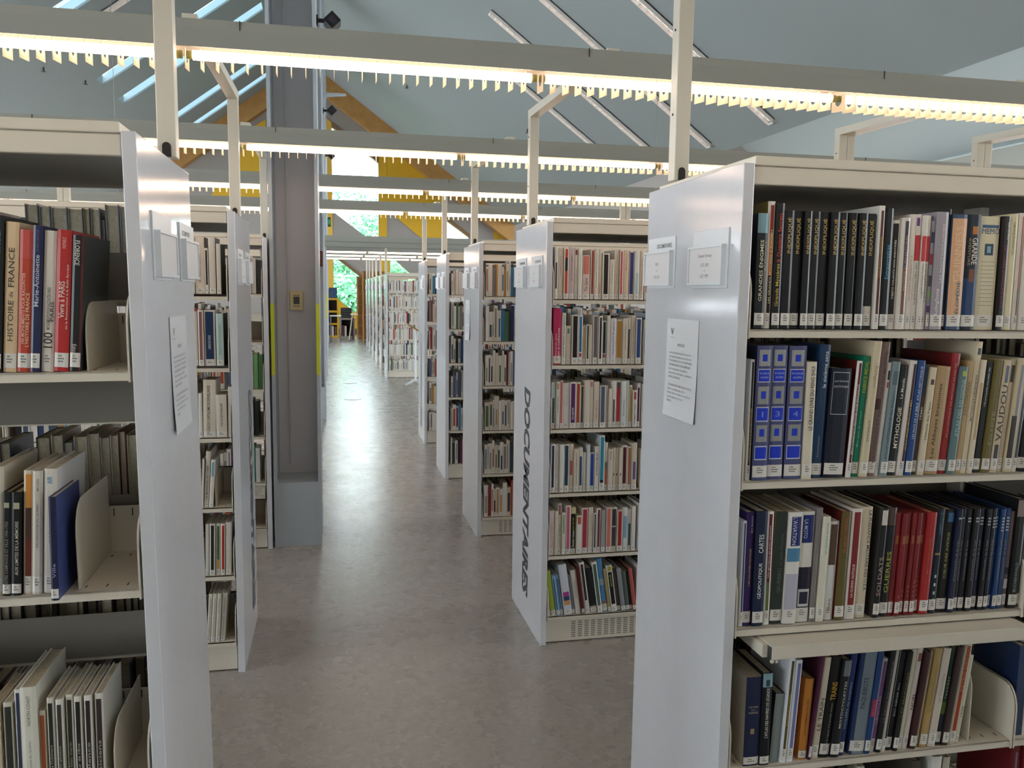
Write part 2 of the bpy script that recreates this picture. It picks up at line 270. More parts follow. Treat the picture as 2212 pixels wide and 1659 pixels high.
  (0.7656, 0.0258, 0.3156, '6e6438', '', 4, 0, [], [('ÉGYPTE', 0.25, 0.55, 0.5, 0.5, '94895a', 'u')], 'olive book lettered ÉGYPTE', 1),
  (0.7933, 0.021, 0.3169, 'c8b89a', '', 4, 0, [(0.3, 0.8, 0.8, 0.95, '5f6878'), (0.2, 0.8, 0.1, 0.25, '3c4250')], [('VAUDOU', 0.28, 0.78, 0.5, 0.85, '3a3328', 'u')], 'cream book lettered VAUDOU', 1),
  (0.8168, 0.0192, 0.3182, 'c4b69c', '', 4, 0, [(0.3, 0.85, 0.8, 0.95, '2a2a2c')], [], 'beige book with black inset pictures', 1),
  (0.8384, 0.023, 0.3195, 'cdbf9e', '', 4, 0, [(0.1, 0.85, 0.1, 0.5, '3c3838'), (0.4, 0.9, 0.5, 0.95, '8a8890')], [], 'cream book with a charcoal band', 1),
  (0.8633, 0.0175, 0.3208, 'dcd4c4', '', 4, 0, [(0.3, 0.8, 0.1, 0.95, '44505c')], [], 'white framed book with a steel blue band', 1),
  (0.8833, 0.0292, 0.3208, '1c5a54', '', 4, 0, [(0, 1, 0, 0.45, '141618')], [], 'teal and black book near the frame edge', 1),
  (0.9178, 0.0246, 0.3207, '382420', '', 4, 0, [], [], 'dark brown book at the end', 1),
 ]),
 ('R0c','R',0,0.838,0.025,'third shelf, nearest right bookcase',[
  (0.053, 0.0099, 0.2901, 'd8dade', '', 0, 0, [(0.35, 0.8, 0.08, 0.98, '2c3a6a')], [], 'thin white book with a navy stripe', 1),
  (0.0646, 0.0234, 0.3122, '33235c', '', 0, 0, [], [("3 000 ANS D'IDÉES POLITIQUES", 0.35, 0.68, 0.6, 0.28, 'c8b860', 'u'), ('ÉRIC BRANCA', 0.82, 0.97, 0.65, 0.26, 'b8b0d0', 'u')], 'purple book on political ideas', 1),
  (0.0895, 0.0321, 0.316, '182440', '1b2038', 0, 0, [], [('GÉOPOLITIQUE', 0.24, 0.55, 0.5, 0.42, 'eceae2', 'u'), ('CARTES', 0.64, 0.8, 0.5, 0.42, 'eceae2', 'u')], 'navy book lettered GÉOPOLITIQUE and CARTES', 1),
  (0.1234, 0.0183, 0.3122, 'e4e2dc', '', 0, 0, [(0.25, 0.75, 0.08, 0.38, '54683a'), (0.25, 0.75, 0.38, 0.98, '5e1f2a')], [('Une agriculture qui goûte autrement', 0.42, 0.88, 0.5, 0.33, 'e8c8c0', 'u')], 'white book with dark red and green band', 1),
  (0.1441, 0.0333, 0.311, '2c3632', '8a7450', 1, 0, [], [('QUÉBEC', 0.28, 0.5, 0.55, 0.4, '5e6c60', 'u'), ("un siècle d'histoire", 0.52, 0.8, 0.6, 0.22, '566058', 'u')], 'dark green book lettered QUÉBEC', 1),
  (0.1797, 0.0377, 0.3089, 'dcdad2', '', 1, 0, [(0.2, 0.95, 0.7, 0.96, '202a6a'), (0, 1, 0.56, 0.68, '4c82a4'), (0, 1, 0.13, 0.45, 'b4b2c0')], [("L'AVIATION", 0.71, 0.955, 0.45, 0.34, 'c8d0e0', 'd')], "white book lettered L'AVIATION on a blue plate", 1),
  (0.2198, 0.0386, 0.3074, 'dcdad2', '', 1, 0, [(0.12, 0.95, 0.72, 0.97, '1c2a6a'), (0, 1, 0.11, 0.5, '202032'), (0.1, 0.95, 0.14, 0.3, 'c8c4c4'), (0.2, 0.85, 0.165, 0.275, '26263a')], [('LA MOTO', 0.76, 0.93, 0.35, 0.3, 'b8c4dc', 'd')], 'white book lettered LA MOTO with motorcycle picture', 1),
  (0.2608, 0.0164, 0.3172, '7c7674', '', 1.5, 0, [], [("L'inventaire du patrimoine", 0.25, 0.6, 0.5, 0.28, 'a8a29c', 'u')], 'grey book with faint lettering', 1),
  (0.2789, 0.0219, 0.2934, 'd8d4c0', '', 1.5, 0, [], [('LES GRANDS PROCÈS', 0.64, 0.94, 0.6, 0.3, '4c9aa8', 'u')], 'cream book lettered LES GRANDS PROCÈS in teal', 1),
  (0.3045, 0.0275, 0.2769, 'dcdcdc', '', 1.5, 0.17, [(0.12, 0.85, 0.56, 0.97, '5a4636')], [('Québec', 0.1, 0.22, 0.55, 0.3, '3c3838', 'd')], 'white book with a brown block', 1),
  (0.3344, 0.0283, 0.3047, '60572c', '5a1a18', 1.5, 0, [], [('JE MONTRÉAL', 0.62, 0.95, 0.5, 0.45, 'b8543e', 'u')], 'olive book with salmon lettering and dark red cover', 1),
  (0.3663, 0.0303, 0.3107, 'dcd4cc', '', 1.5, 0, [(0.2, 0.85, 0.1, 0.97, '7e2624')], [('LA GUERRE ANTIQUE', 0.2, 0.5, 0.52, 0.28, 'e4d4c8', 'u')], 'white book with a brick red band', 1),
  (0.4003, 0.0305, 0.3134, 'cdc2a8', '', 1.5, 0, [], [('LA PUISSANCE MILITAIRE DES U.S.A.', 0.24, 0.97, 0.75, 0.27, '2e2a26', 'd')], 'cream book lettered LA PUISSANCE MILITAIRE', 1),
  (0.4516, 0.0194, 0.3082, '171a1e', '3a3634', 2.2, 0, [(0.08, 0.92, 0.85, 0.985, 'd0ccc0')], [('SOLDATS', 0.2, 0.56, 0.5, 0.6, 'a88c80', 'u')], 'black book lettered SOLDATS with a runner picture', 1),
  (0.4748, 0.0258, 0.3089, '14191c', '', 2.2, 0, [(0, 1, 0.84, 1, '54433e')], [('GUERRES', 0.22, 0.6, 0.5, 0.5, 'a8a23e', 'u')], 'black book lettered GUERRES in yellow', 1),
  (0.5025, 0.0149, 0.2939, '7a1f24', '', 2.2, 0, [(0.2, 0.8, 0.7, 0.78, '98583c'), (0.3, 0.7, 0.13, 0.155, '94483e')], [], 'first of six matching slim crimson volumes', 1),
  (0.5189, 0.0143, 0.2933, '7a1f24', '', 2.2, 0, [(0.2, 0.8, 0.7, 0.78, '98583c'), (0.3, 0.7, 0.13, 0.155, '94483e'), (0.3, 0.7, 0.175, 0.2, '94483e')], [], 'second of six matching slim crimson volumes', 1),
  (0.5347, 0.0146, 0.2926, '7a1f24', '', 2.2, 0, [(0.2, 0.8, 0.7, 0.78, '98583c'), (0.3, 0.7, 0.13, 0.155, '94483e'), (0.3, 0.7, 0.175, 0.2, '94483e'), (0.3, 0.7, 0.22, 0.245, '94483e')], [], 'third of six matching slim crimson volumes', 1),
  (0.5509, 0.014, 0.292, '7a1f24', '', 2.2, 0, [(0.2, 0.8, 0.7, 0.78, '98583c'), (0.3, 0.7, 0.13, 0.155, '94483e'), (0.3, 0.7, 0.175, 0.2, '94483e'), (0.3, 0.7, 0.22, 0.245, '94483e'), (0.3, 0.7, 0.265, 0.29000000000000004, '94483e')], [], 'fourth of six matching slim crimson volumes', 1),
  (0.5665, 0.0138, 0.2914, '7a1f24', '', 2.2, 0, [(0.2, 0.8, 0.7, 0.78, '98583c'), (0.3, 0.7, 0.13, 0.155, '94483e'), (0.3, 0.7, 0.175, 0.2, '94483e'), (0.3, 0.7, 0.22, 0.245, '94483e'), (0.3, 0.7, 0.265, 0.29000000000000004, '94483e'), (0.3, 0.7, 0.31, 0.335, '94483e')], [], 'fifth of six matching slim crimson volumes', 1),
  (0.5818, 0.0138, 0.2908, '7a1f24', '', 2.2, 0, [(0.2, 0.8, 0.7, 0.78, '98583c'), (0.3, 0.7, 0.13, 0.155, '94483e'), (0.3, 0.7, 0.175, 0.2, '94483e'), (0.3, 0.7, 0.22, 0.245, '94483e'), (0.3, 0.7, 0.265, 0.29000000000000004, '94483e'), (0.3, 0.7, 0.31, 0.335, '94483e'), (0.3, 0.7, 0.355, 0.37999999999999995, '94483e')], [], 'last of six matching slim crimson volumes', 1),
  (0.5978, 0.0277, 0.2916, 'a42a2a', '', 2.2, 0, [], [('MYTHOLOGIE', 0.4, 0.75, 0.45, 0.22, 'b85c3c', 'u')], 'wide bright red book after the slim volumes', 1),
  (0.6287, 0.0226, 0.3003, '101c2a', '2a2820', 2.2, 0, [(0.15, 0.85, 0.56, 0.58, '90843e'), (0.4, 0.65, 0.34, 0.37, 'c8ccc8'), (0.4, 0.65, 0.26, 0.29, 'c8ccc8'), (0.4, 0.65, 0.18, 0.21, 'c8ccc8'), (0.4, 0.65, 0.11, 0.14, 'c8ccc8')], [('AMÉRIQUE', 0.75, 0.97, 0.5, 0.5, '3e6478', 'u')], 'navy book with white stars down its spine', 1),
  (0.6552, 0.0319, 0.2962, '121416', '', 2.2, 0, [(0.3, 0.9, 0.88, 0.97, '3c6c94')], [('CŒUR DES AVIONS', 0.33, 0.78, 0.5, 0.25, 'a8a468', 'u')], 'wide black book with pale yellow lettering', 1),
  (0.6889, 0.018, 0.2992, '141a34', '', 2.2, 0, [(0.25, 0.75, 0.9, 0.915, 'a8aab0')], [('encyclopédie de la mer', 0.3, 0.7, 0.5, 0.4, '77797e', 'u')], 'first of ten navy encyclopedia volumes', 1),
  (0.7085, 0.0135, 0.298, '14161e', '', 2.2, 0, [(0.25, 0.75, 0.9, 0.915, 'a8aab0')], [('encyclopédie de la mer', 0.3, 0.7, 0.5, 0.4, '77797e', 'u')], 'second of ten navy encyclopedia volumes', 1),
  (0.7235, 0.0194, 0.2967, '161824', '', 2.2, 0, [(0.25, 0.75, 0.9, 0.915, 'a8aab0'), (0.25, 0.75, 0.87, 0.885, 'a8aab0')], [('encyclopédie de la mer', 0.3, 0.7, 0.5, 0.4, '77797e', 'u')], 'third of ten navy encyclopedia volumes', 1),
  (0.7445, 0.0195, 0.2971, '14151a', '', 2.2, 0, [(0.25, 0.75, 0.9, 0.915, 'a8aab0'), (0.25, 0.75, 0.87, 0.885, 'a8aab0')], [('encyclopédie de la mer', 0.3, 0.7, 0.5, 0.4, '77797e', 'u')], 'fourth of ten navy encyclopedia volumes', 1),
  (0.7656, 0.0202, 0.2957, '141a34', '', 2.2, 0, [(0.25, 0.75, 0.9, 0.915, 'a8aab0'), (0.25, 0.75, 0.87, 0.885, 'a8aab0'), (0.25, 0.75, 0.8400000000000001, 0.855, 'a8aab0')], [('encyclopédie de la mer', 0.3, 0.7, 0.5, 0.4, '77797e', 'u')], 'fifth of ten navy encyclopedia volumes', 1),
  (0.7874, 0.017, 0.2943, '14161e', '', 2.2, 0, [(0.25, 0.75, 0.9, 0.915, 'a8aab0'), (0.25, 0.75, 0.87, 0.885, 'a8aab0'), (0.25, 0.75, 0.8400000000000001, 0.855, 'a8aab0')], [('encyclopédie de la mer', 0.3, 0.7, 0.5, 0.4, '77797e', 'u')], 'sixth of ten navy encyclopedia volumes', 1),
  (0.8059, 0.013, 0.2949, '161824', '', 2.2, 0, [(0.25, 0.75, 0.9, 0.915, 'a8aab0'), (0.25, 0.75, 0.87, 0.885, 'a8aab0'), (0.25, 0.75, 0.8400000000000001, 0.855, 'a8aab0'), (0.25, 0.75, 0.81, 0.8250000000000001, 'a8aab0')], [('encyclopédie de la mer', 0.3, 0.7, 0.5, 0.4, '77797e', 'u')], 'seventh of ten navy encyclopedia volumes', 1),
  (0.8205, 0.0117, 0.2937, '173a68', '', 2.2, 0, [(0.25, 0.75, 0.9, 0.915, 'a8aab0'), (0.25, 0.75, 0.87, 0.885, 'a8aab0'), (0.25, 0.75, 0.8400000000000001, 0.855, 'a8aab0'), (0.25, 0.75, 0.81, 0.8250000000000001, 'a8aab0')], [('encyclopédie de la mer', 0.3, 0.7, 0.5, 0.4, '77797e', 'u')], 'eighth of ten navy encyclopedia volumes', 1),
  (0.8339, 0.0131, 0.2926, '173a68', '', 2.2, 0, [(0.25, 0.75, 0.9, 0.915, 'a8aab0'), (0.25, 0.75, 0.87, 0.885, 'a8aab0'), (0.25, 0.75, 0.8400000000000001, 0.855, 'a8aab0'), (0.25, 0.75, 0.81, 0.8250000000000001, 'a8aab0'), (0.25, 0.75, 0.78, 0.795, 'a8aab0')], [('encyclopédie de la mer', 0.3, 0.7, 0.5, 0.4, '77797e', 'u')], 'ninth of ten navy encyclopedia volumes', 1),
  (0.8486, 0.0192, 0.2931, '173a68', '', 2.2, 0, [(0.25, 0.75, 0.9, 0.915, 'a8aab0'), (0.25, 0.75, 0.87, 0.885, 'a8aab0'), (0.25, 0.75, 0.8400000000000001, 0.855, 'a8aab0'), (0.25, 0.75, 0.81, 0.8250000000000001, 'a8aab0'), (0.25, 0.75, 0.78, 0.795, 'a8aab0')], [('encyclopédie de la mer', 0.3, 0.7, 0.5, 0.4, '77797e', 'u')], 'last of ten navy encyclopedia volumes', 1),
  (0.8713, 0.0122, 0.283, '6c5c60', '', 2.2, 0, [(0, 1, 0.2, 0.3, 'c8c4c4'), (0, 1, 0.35, 0.42, '26262e')], [], 'thin book with a patchwork spine', 1),
  (0.8861, 0.0298, 0.3196, '17191b', '', 2, 0, [(0.0, 1, 0.84, 0.99, '8d7f7a')], [('BUCHENWALD', 0.15, 0.42, 0.5, 0.3, '88a098', 'u')], 'tall black book with a chapel picture', 1),
  (0.9192, 0.0143, 0.2987, '4c4440', '', 2, 0, [], [], 'dark grey book at the shelf end', 1),
 ]),
 ('R0d','R',0,0.437,0.025,'fourth shelf, nearest right bookcase',[
  (0.0852, 0.0457, 0.2554, '1a2544', 'b0a494', 0, 0, [(0.38, 0.62, 0.36, 0.42, '96865a')], [('HISTOIRE', 0.655, 0.675, 0.5, 0.6, 'b8ae88', 'h'), ('DE LA', 0.625, 0.64, 0.5, 0.3, 'b8ae88', 'h'), ('MARINE', 0.59, 0.612, 0.5, 0.6, 'b8ae88', 'h')], 'thick navy book with gold anchor and marbled cover', 1),
  (0.1322, 0.0281, 0.2642, '0f1418', '1a1c20', 0, 0, [(0, 1, 0.85, 1, '86a8b0'), (0.3, 0.7, 0.86, 0.93, '2c4450')], [("L'ATLAS DES NAVIRES DE LÉGENDE", 0.3, 0.84, 0.5, 0.4, 'dcdcd4', 'u')], 'black book with a pale blue ship picture', 1),
  (0.166, 0.0269, 0.1991, '808a88', '2e3834', 3, 0.22, [], [], 'short grey green binder', 0),
  (0.1945, 0.0173, 0.3023, 'dce0e6', '', 3, 0, [(0.3, 0.75, 0.06, 0.97, '554a24')], [('GRANDES DÉCOUVERTES', 0.35, 0.65, 0.52, 0.35, 'b8a048', 'u')], 'white book with an olive band', 1),
  (0.214, 0.0194, 0.2931, 'e0e2e6', '', 3, 0, [(0.3, 0.8, 0.06, 0.97, '6c74a4')], [], 'white book with a periwinkle band', 1),
  (0.252, 0.0253, 0.2348, 'c07c34', 'b06830', 3, 0, [], [('LES CHEMINS DE FER', 0.3, 0.75, 0.5, 0.2, '4a3018', 'u')], 'orange book standing lower than its neighbours', 1),
  (0.2795, 0.0077, 0.2974, '4a2438', '', 5.5, 0, [], [], 'burgundy book rising behind the orange one', 1),
  (0.2888, 0.0224, 0.2937, 'c8bda8', '', 5.2, 0, [], [('LE TRAIN', 0.28, 0.6, 0.55, 0.5, '4c463c', 'u')], 'cream book lettered LE TRAIN', 1),
  (0.3149, 0.0299, 0.2938, '111214', '', 5.2, 0, [], [('TRAINS', 0.57, 0.75, 0.6, 0.55, 'd0a53a', 'u'), ('de la vapeur à la grande vitesse', 0.12, 0.54, 0.6, 0.25, '8a8c88', 'u')], 'black book lettered TRAINS in yellow', 1),
  (0.3457, 0.0274, 0.2851, '14161a', '', 5.2, 0, [(0.2, 1, 0.83, 0.99, '6c7074')], [('MOTOCYCLETTES', 0.3, 0.78, 0.6, 0.22, 'c8c8c4', 'u')], 'black book with a grey photo at its top', 1),
  (0.3741, 0.018, 0.3075, '1b2f66', '14204a', 5.5, 0, [], [('VOILIERS de toujours', 0.25, 0.7, 0.5, 0.5, '8fa8a0', 'u')], 'royal blue book lettered VOILIERS', 1),
  (0.4057, 0.0481, 0.3214, '74808a', '24365e', 5, 0, [(0, 0.2, 0, 1, '26365c'), (0.2, 1, 0.94, 1, '3c5270')], [('PAQUEBOTS', 0.42, 0.7, 0.5, 0.36, '28323c', 'u')], 'thick slate blue book lettered PAQUEBOTS', 1),
  (0.4544, 0.0161, 0.3041, '1a3c70', '', 5.5, 0, [(0.1, 0.9, 0.36, 0.53, '8e3048')], [('MINES', 0.37, 0.52, 0.5, 0.6, 'c04858', 'u')], 'navy blue book with a small red plate', 1),
  (0.4727, 0.0167, 0.2763, 'dcd8dc', '', 5.8, 0, [(0.22, 0.85, 0.08, 0.97, '7c4a86')], [('VÉHICULES', 0.3, 0.6, 0.5, 0.45, 'c8a0cc', 'u')], 'white book with a violet band', 1),
  (0.49, 0.0162, 0.302, '15171a', '', 6, 0, [], [('LE SIÈCLE DU CHAUSSEUR', 0.3, 0.9, 0.5, 0.3, '8c7a88', 'u')], 'black book with tiny spine lettering', 1),
  (0.5079, 0.0143, 0.31, 'cfcbc0', '', 6, 0, [(0.45, 0.85, 0.08, 0.97, '2c2224')], [], 'pale book with a black stripe', 1),
  (0.5244, 0.0179, 0.2933, '10151e', '', 6.3, 0, [], [('DU GÉNIE AU', 0.35, 0.68, 0.5, 0.35, 'c0c4c8', 'u')], 'blue black book with small white letters', 1),
  (0.5442, 0.0155, 0.2926, '191b16', '', 6.3, 0, [], [('LES MARQUES', 0.35, 0.8, 0.5, 0.4, '7a6a34', 'u')], 'black book with olive lettering', 1),
  (0.5619, 0.0139, 0.2968, 'd4cfb8', '', 6.3, 0, [], [], 'ivory book to the left of NOËL', 1),
  (0.577, 0.0167, 0.3103, 'd4cac0', '', 6.3, 0, [(0.2, 0.9, 0.84, 0.92, '8a5a44')], [('NOËL', 0.38, 0.54, 0.5, 0.65, '4e2a2c', 'u')], 'white book lettered NOËL in dark red', 1),
  (0.5981, 0.0194, 0.2885, '3c2022', '', 6.5, 0, [], [], 'dark maroon book after the ivory pair', 1),
  (0.6189, 0.01, 0.2873, 'd4c8a4', '', 6.5, 0, [], [('chansons', 0.75, 0.95, 0.5, 0.4, '8a7c58', 'u')], 'thin straw coloured book', 1),
  (0.6312, 0.0234, 0.2958, 'b09660', '', 6.5, 0, [], [('LES GRANDES TRADITIONS', 0.35, 0.85, 0.5, 0.3, '8e7648', 'u')], 'tan book with tone on tone lettering', 1),
  (0.6584, 0.0235, 0.2938, 'cec2b4', '', 6.5, 0, [], [('LES TRADITIONS', 0.45, 0.75, 0.5, 0.35, 'a0988e', 'u')], 'pale pinkish book beside the green one', 1),
  (0.6863, 0.0164, 0.3099, '1d3427', '', 6.5, 0, [(0, 1, 0.3, 0.42, '4c6a24'), (0, 1, 0, 0.3, '18242e')], [('T H R O N E S', 0.45, 0.66, 0.5, 0.4, 'a8c4a0', 'u')], 'dark green book lettered down its spine', 1),
  (0.7045, 0.0193, 0.2948, '3a2c2a', '', 6.5, 0, [], [], 'dark brown book with a mottled spine', 1),
  (0.7271, 0.0221, 0.3073, 'cdc2aa', '', 6.8, 0, [(0.25, 0.8, 0.09, 0.96, '9a3c20')], [('RETRO DESIGN', 0.52, 0.95, 0.52, 0.4, 'c87850', 'u')], 'cream book with a brick orange band', 1),
  (0.7509, 0.0127, 0.265, 'd0ccb8', '', 6.8, 0, [], [('1930', 0.3, 0.42, 0.5, 0.4, '4c4638', 'u')], 'white book closing the leaning row', 1),
 ]),
 ('L0a','L',0,1.542,0.025,'top shelf, nearest left bookcase',[
  (-0.3105, 0.0162, 0.3298, '15191a', '2a2a28', 4.5, 0, [], [('Histoire de France', 0.3, 0.9, 0.6, 0.25, '5c7c68', 'u')], 'black book cut by the picture edge', 1),
  (-0.2919, 0.0255, 0.317, 'd8bd96', '', 4.5, 0, [], [('HISTOIRE', 0.21, 0.48, 0.5, 0.42, '4c4236', 'u'), ('de', 0.5, 0.54, 0.5, 0.3, '4c4236', 'u'), ('FRANCE', 0.57, 0.83, 0.5, 0.46, '4c4236', 'u')], 'cream book lettered HISTOIRE DE FRANCE', 1),
  (-0.2643, 0.0254, 0.3009, 'b8442c', '', 4.5, 0, [(0, 1, 0.8, 1, 'c05048')], [('100 MONUMENTS POUR RACONTER', 0.2, 0.7, 0.38, 0.24, 'e8c0a0', 'u'), ("L'HISTOIRE DE FRANCE", 0.18, 0.56, 0.7, 0.3, 'e8c0a0', 'u')], 'orange red book about a hundred monuments', 1),
  (-0.2373, 0.018, 0.3104, '23284c', '', 4.5, 0, [], [('Marie-Antoinette', 0.45, 0.8, 0.5, 0.5, 'c4c4d0', 'u'), ('GUIDES LAROUSSE', 0.82, 0.97, 0.5, 0.25, '5c6284', 'u')], 'navy book with silver script lettering', 1),
  (-0.218, 0.0239, 0.3, 'd8d2c6', '', 4.5, 0, [], [('100', 0.17, 0.28, 0.5, 0.75, '2c2c2c', 'u'), ('MONUMENTS POUR RACONTER PARIS', 0.3, 0.6, 0.5, 0.3, '57504a', 'u'), ('PARIS', 0.36, 0.5, 0.78, 0.3, '3c3834', 'u')], 'white book with a large 100 and PARIS', 1),
  (-0.1917, 0.0286, 0.3013, 'b02a28', '', 4.5, 0, [], [('Vivre à PARIS', 0.38, 0.64, 0.42, 0.4, 'e8d8cc', 'u'), ('de la Restauration à la Belle Époque', 0.3, 0.76, 0.78, 0.22, 'e0c4b8', 'u'), ('PHILIPPE MELLOT', 0.87, 0.95, 0.5, 0.25, 'e8a8a0', 'u')], 'bright red book lettered Vivre à PARIS', 1),
  (-0.1607, 0.0211, 0.2909, '151614', '3e4444', 4.5, 0, [(0.82, 1, 0, 1, '5c2426')], [('FLORENCE', 0.78, 0.96, 0.45, 0.45, 'd8d4c8', 'd'), ('Éditions', 0.1, 0.2, 0.45, 0.4, 'c8c4b8', 'd')], 'black book lettered FLORENCE with dark red edges', 1),
 ]),
 ('L0b','L',0,1.052,0.025,'second shelf, nearest left bookcase',[
  (-0.3426, 0.0188, 0.2875, 'c9c0ac', '', 4, 0, [], [], 'beige book cut by the left picture edge', 1),
  (-0.3217, 0.0167, 0.2312, '131415', '', 3.5, 0, [(0.2, 0.8, 0.85, 0.9, 'a8a68c')], [('ENTRE CAMPAGNE ET VILLE 1940-1950', 0.1, 0.72, 0.5, 0.38, '8c8a80', 'u')], 'black book about countryside and town', 1),
  (-0.3034, 0.0197, 0.2302, '141414', '', 3.5, 0, [(0.2, 0.8, 0.84, 0.9, 'b0ae94')], [('AUX LIMITES DE LA MÉMOIRE', 0.2, 0.72, 0.5, 0.42, 'cac6b4', 'u')], 'black book lettered AUX LIMITES DE LA MÉMOIRE', 1),
  (-0.2816, 0.0186, 0.2761, 'cfc4b2', '', 3.5, 0, [(0.2, 0.85, 0.1, 0.45, '6c2c22'), (0.2, 0.85, 0.45, 0.7, '4a3228'), (0.2, 0.85, 0.7, 0.97, 'cc8a3c')], [], 'cream book with an orange to dark red band', 1),
  (-0.2614, 0.0192, 0.2752, 'c9c3b6', '', 3.5, 0, [], [('ARCHÉOLOGIE DU QUÉBEC', 0.38, 0.74, 0.5, 0.3, '4c4842', 'u'), ('MUSÉE', 0.84, 0.94, 0.5, 0.3, '77706a', 'u')], 'white archaeology book without a blue plate', 1),
  (-0.2401, 0.0253, 0.2782, 'd2ccc0', 'dcdad6', 3.5, 0, [], [('AIR', 0.88, 0.94, 0.45, 0.4, '2c88b0', 'u'), ('ARCHÉOLOGIE DU QUÉBEC', 0.4, 0.76, 0.5, 0.26, '4c4842', 'u')], 'white archaeology book lettered AIR in blue', 1),
  (-0.2083, 0.0149, 0.2276, '1a1c3e', '33406e', 1.5, 0, [], [('Ville', 0.22, 0.36, 0.5, 0.45, '9a98c0', 'u')], 'navy book with a purple sky cover', 1),
 ]),
 ('L0c','L',0,0.562,0.025,'third shelf, nearest left bookcase',[
  (-0.3681, 0.0208, 0.2447, 'cdbfa6', '', 1.0, 0, [(0.2, 0.75, 0.05, 0.96, '3c302c')], [], 'white book with a brown band at the picture edge', 1),
  (-0.3403, 0.0172, 0.2463, 'cfc8b8', '', 1.0, 0, [(0.1, 0.9, 0.05, 0.96, '2c3028')], [], 'white book with a green black band', 1),
  (-0.318, 0.0127, 0.2726, 'dcdcd8', '', 1.0, 0, [(0.2, 0.75, 0.05, 0.97, '333c58')], [], 'white book with a narrow navy band', 1),
  (-0.3047, 0.0332, 0.2791, 'd6d2c4', '', 1.0, 0, [], [('NORTH COAST', 0.68, 0.93, 0.5, 0.2, '6a665c', 'u'), ('Visions du Québec', 0.3, 0.55, 0.5, 0.18, '8a867c', 'u')], 'thick ivory book lettered NORTH COAST', 1),
  (-0.2699, 0.0123, 0.2185, 'd2c8b4', '', 1.0, 0, [(0.1, 0.85, 0.05, 0.95, 'a0522c')], [], 'short cream book with a rust band', 1),
  (-0.2526, 0.0141, 0.2476, 'd8d4c8', '', 1.0, 0, [(0.15, 0.8, 0.05, 0.95, '26281f')], [("Au bout de l'Univers", 0.12, 0.55, 0.45, 0.4, 'a8a498', 'u')], 'first of six white framed volumes with dark bands', 1),
  (-0.2332, 0.0145, 0.2441, 'd8d4c8', '', 1.0, 0, [(0.15, 0.8, 0.05, 0.95, '3c3830')], [('Histoires en photos', 0.12, 0.55, 0.45, 0.4, 'a8a498', 'u')], 'second of six white framed volumes with dark bands', 1),
  (-0.214, 0.014, 0.2495, 'd8d4c8', '', 1.0, 0, [(0.15, 0.8, 0.05, 0.95, '34302c')], [('Univers bleu marin', 0.12, 0.55, 0.45, 0.4, 'a8a498', 'u')], 'third of six white framed volumes with dark bands', 1),
  (-0.1957, 0.0151, 0.2461, 'd8d4c8', '', 1.0, 0, [(0.15, 0.8, 0.05, 0.95, '1f1e1c')], [('Un voleur de rêve', 0.12, 0.55, 0.45, 0.4, 'a8a498', 'u')], 'fourth of six white framed volumes with dark bands', 1),
  (-0.1747, 0.0152, 0.2469, 'd8d4c8', '', 1.0, 0, [(0.15, 0.8, 0.05, 0.95, '2c2422')], [('Le silence', 0.12, 0.55, 0.45, 0.4, 'a8a498', 'u')], 'fifth of six white framed volumes with dark bands', 1),
  (-0.1541, 0.0174, 0.2461, 'd8d4c8', '', 1.0, 0, [(0.15, 0.8, 0.05, 0.95, '352c2c')], [('Musiciens', 0.12, 0.55, 0.45, 0.4, 'a8a498', 'u')], 'last of six white framed volumes with dark bands', 1),
 ]),
 ('R1a','R',1,1.692,0.025,'top shelf, second right bookcase',[
  (0.0462, 0.0143, 0.2433, 'd9d3c8', '', 0, 0, [(0.22, 0.78, 0.2, 0.7, '343c58')], [], 'white book with a navy band', 1),
  (0.0632, 0.025, 0.2371, 'd0c6b4', '', 0, 0, [], [('LE CHEMIN DE LA VIE', 0.45, 0.85, 0.5, 0.3, 'c08478', 'u')], 'cream book with red and brown lettering', 1),
  (0.0909, 0.0229, 0.2411, 'd9d3c8', '', 0, 0, [(0.22, 0.78, 0.1, 0.97, 'c04830'), (0.22, 0.78, 0.55, 0.8, '1e1c1a')], [], 'white book with an orange red band', 1),
  (0.1162, 0.0247, 0.2434, 'cbbab6', '', 0, 0, [(0.22, 0.78, 0.1, 0.97, 'bfa8a8')], [('LES NOUVELLES FEMMES', 0.35, 0.85, 0.5, 0.28, '77666a', 'u')], 'pinkish grey book', 1),
  (0.1437, 0.0166, 0.2388, 'd2ccbc', '', 0, 0, [(0.22, 0.78, 0.87, 0.97, '8a3c34')], [('sociologie', 0.3, 0.6, 0.5, 0.3, '77706a', 'u')], 'white book with a small photo mark', 1),
  (0.1623, 0.0166, 0.2376, 'd9d3c8', '', 0, 0, [], [('Le temps long', 0.3, 0.9, 0.5, 0.22, '8a847c', 'u')], 'plain white book', 1),
  (0.1831, 0.0361, 0.2078, 'd8c4bc', '', 0, 0, [(0.1, 0.9, 0.57, 0.98, 'cc7a68')], [('The Game', 0.18, 0.48, 0.5, 0.4, '4c443c', 'u')], 'pink white book lettered The Game', 1),
  (0.2234, 0.0167, 0.2366, 'd0c6b4', '', 0, 0, [(0.22, 0.78, 0.1, 0.97, '9c3c2c')], [], 'white book with a rust band', 1),
  (0.2418, 0.0171, 0.2377, 'd0c6b4', '', 0, 0, [], [('la société des affects', 0.25, 0.9, 0.5, 0.22, '8c8478', 'u')], 'cream book with grey lettering', 1),
  (0.2606, 0.0186, 0.2381, 'd0c6b4', '', 0, 0, [], [('Imaginer', 0.12, 0.32, 0.5, 0.45, 'b83c44', 'u')], 'cream book with a red title at its foot', 1),
  (0.282, 0.0336, 0.2184, 'd9d3c8', '', 0, 0, [(0.18, 0.8, 0.12, 0.97, '26201c')], [], 'white book with a broad black band', 1),
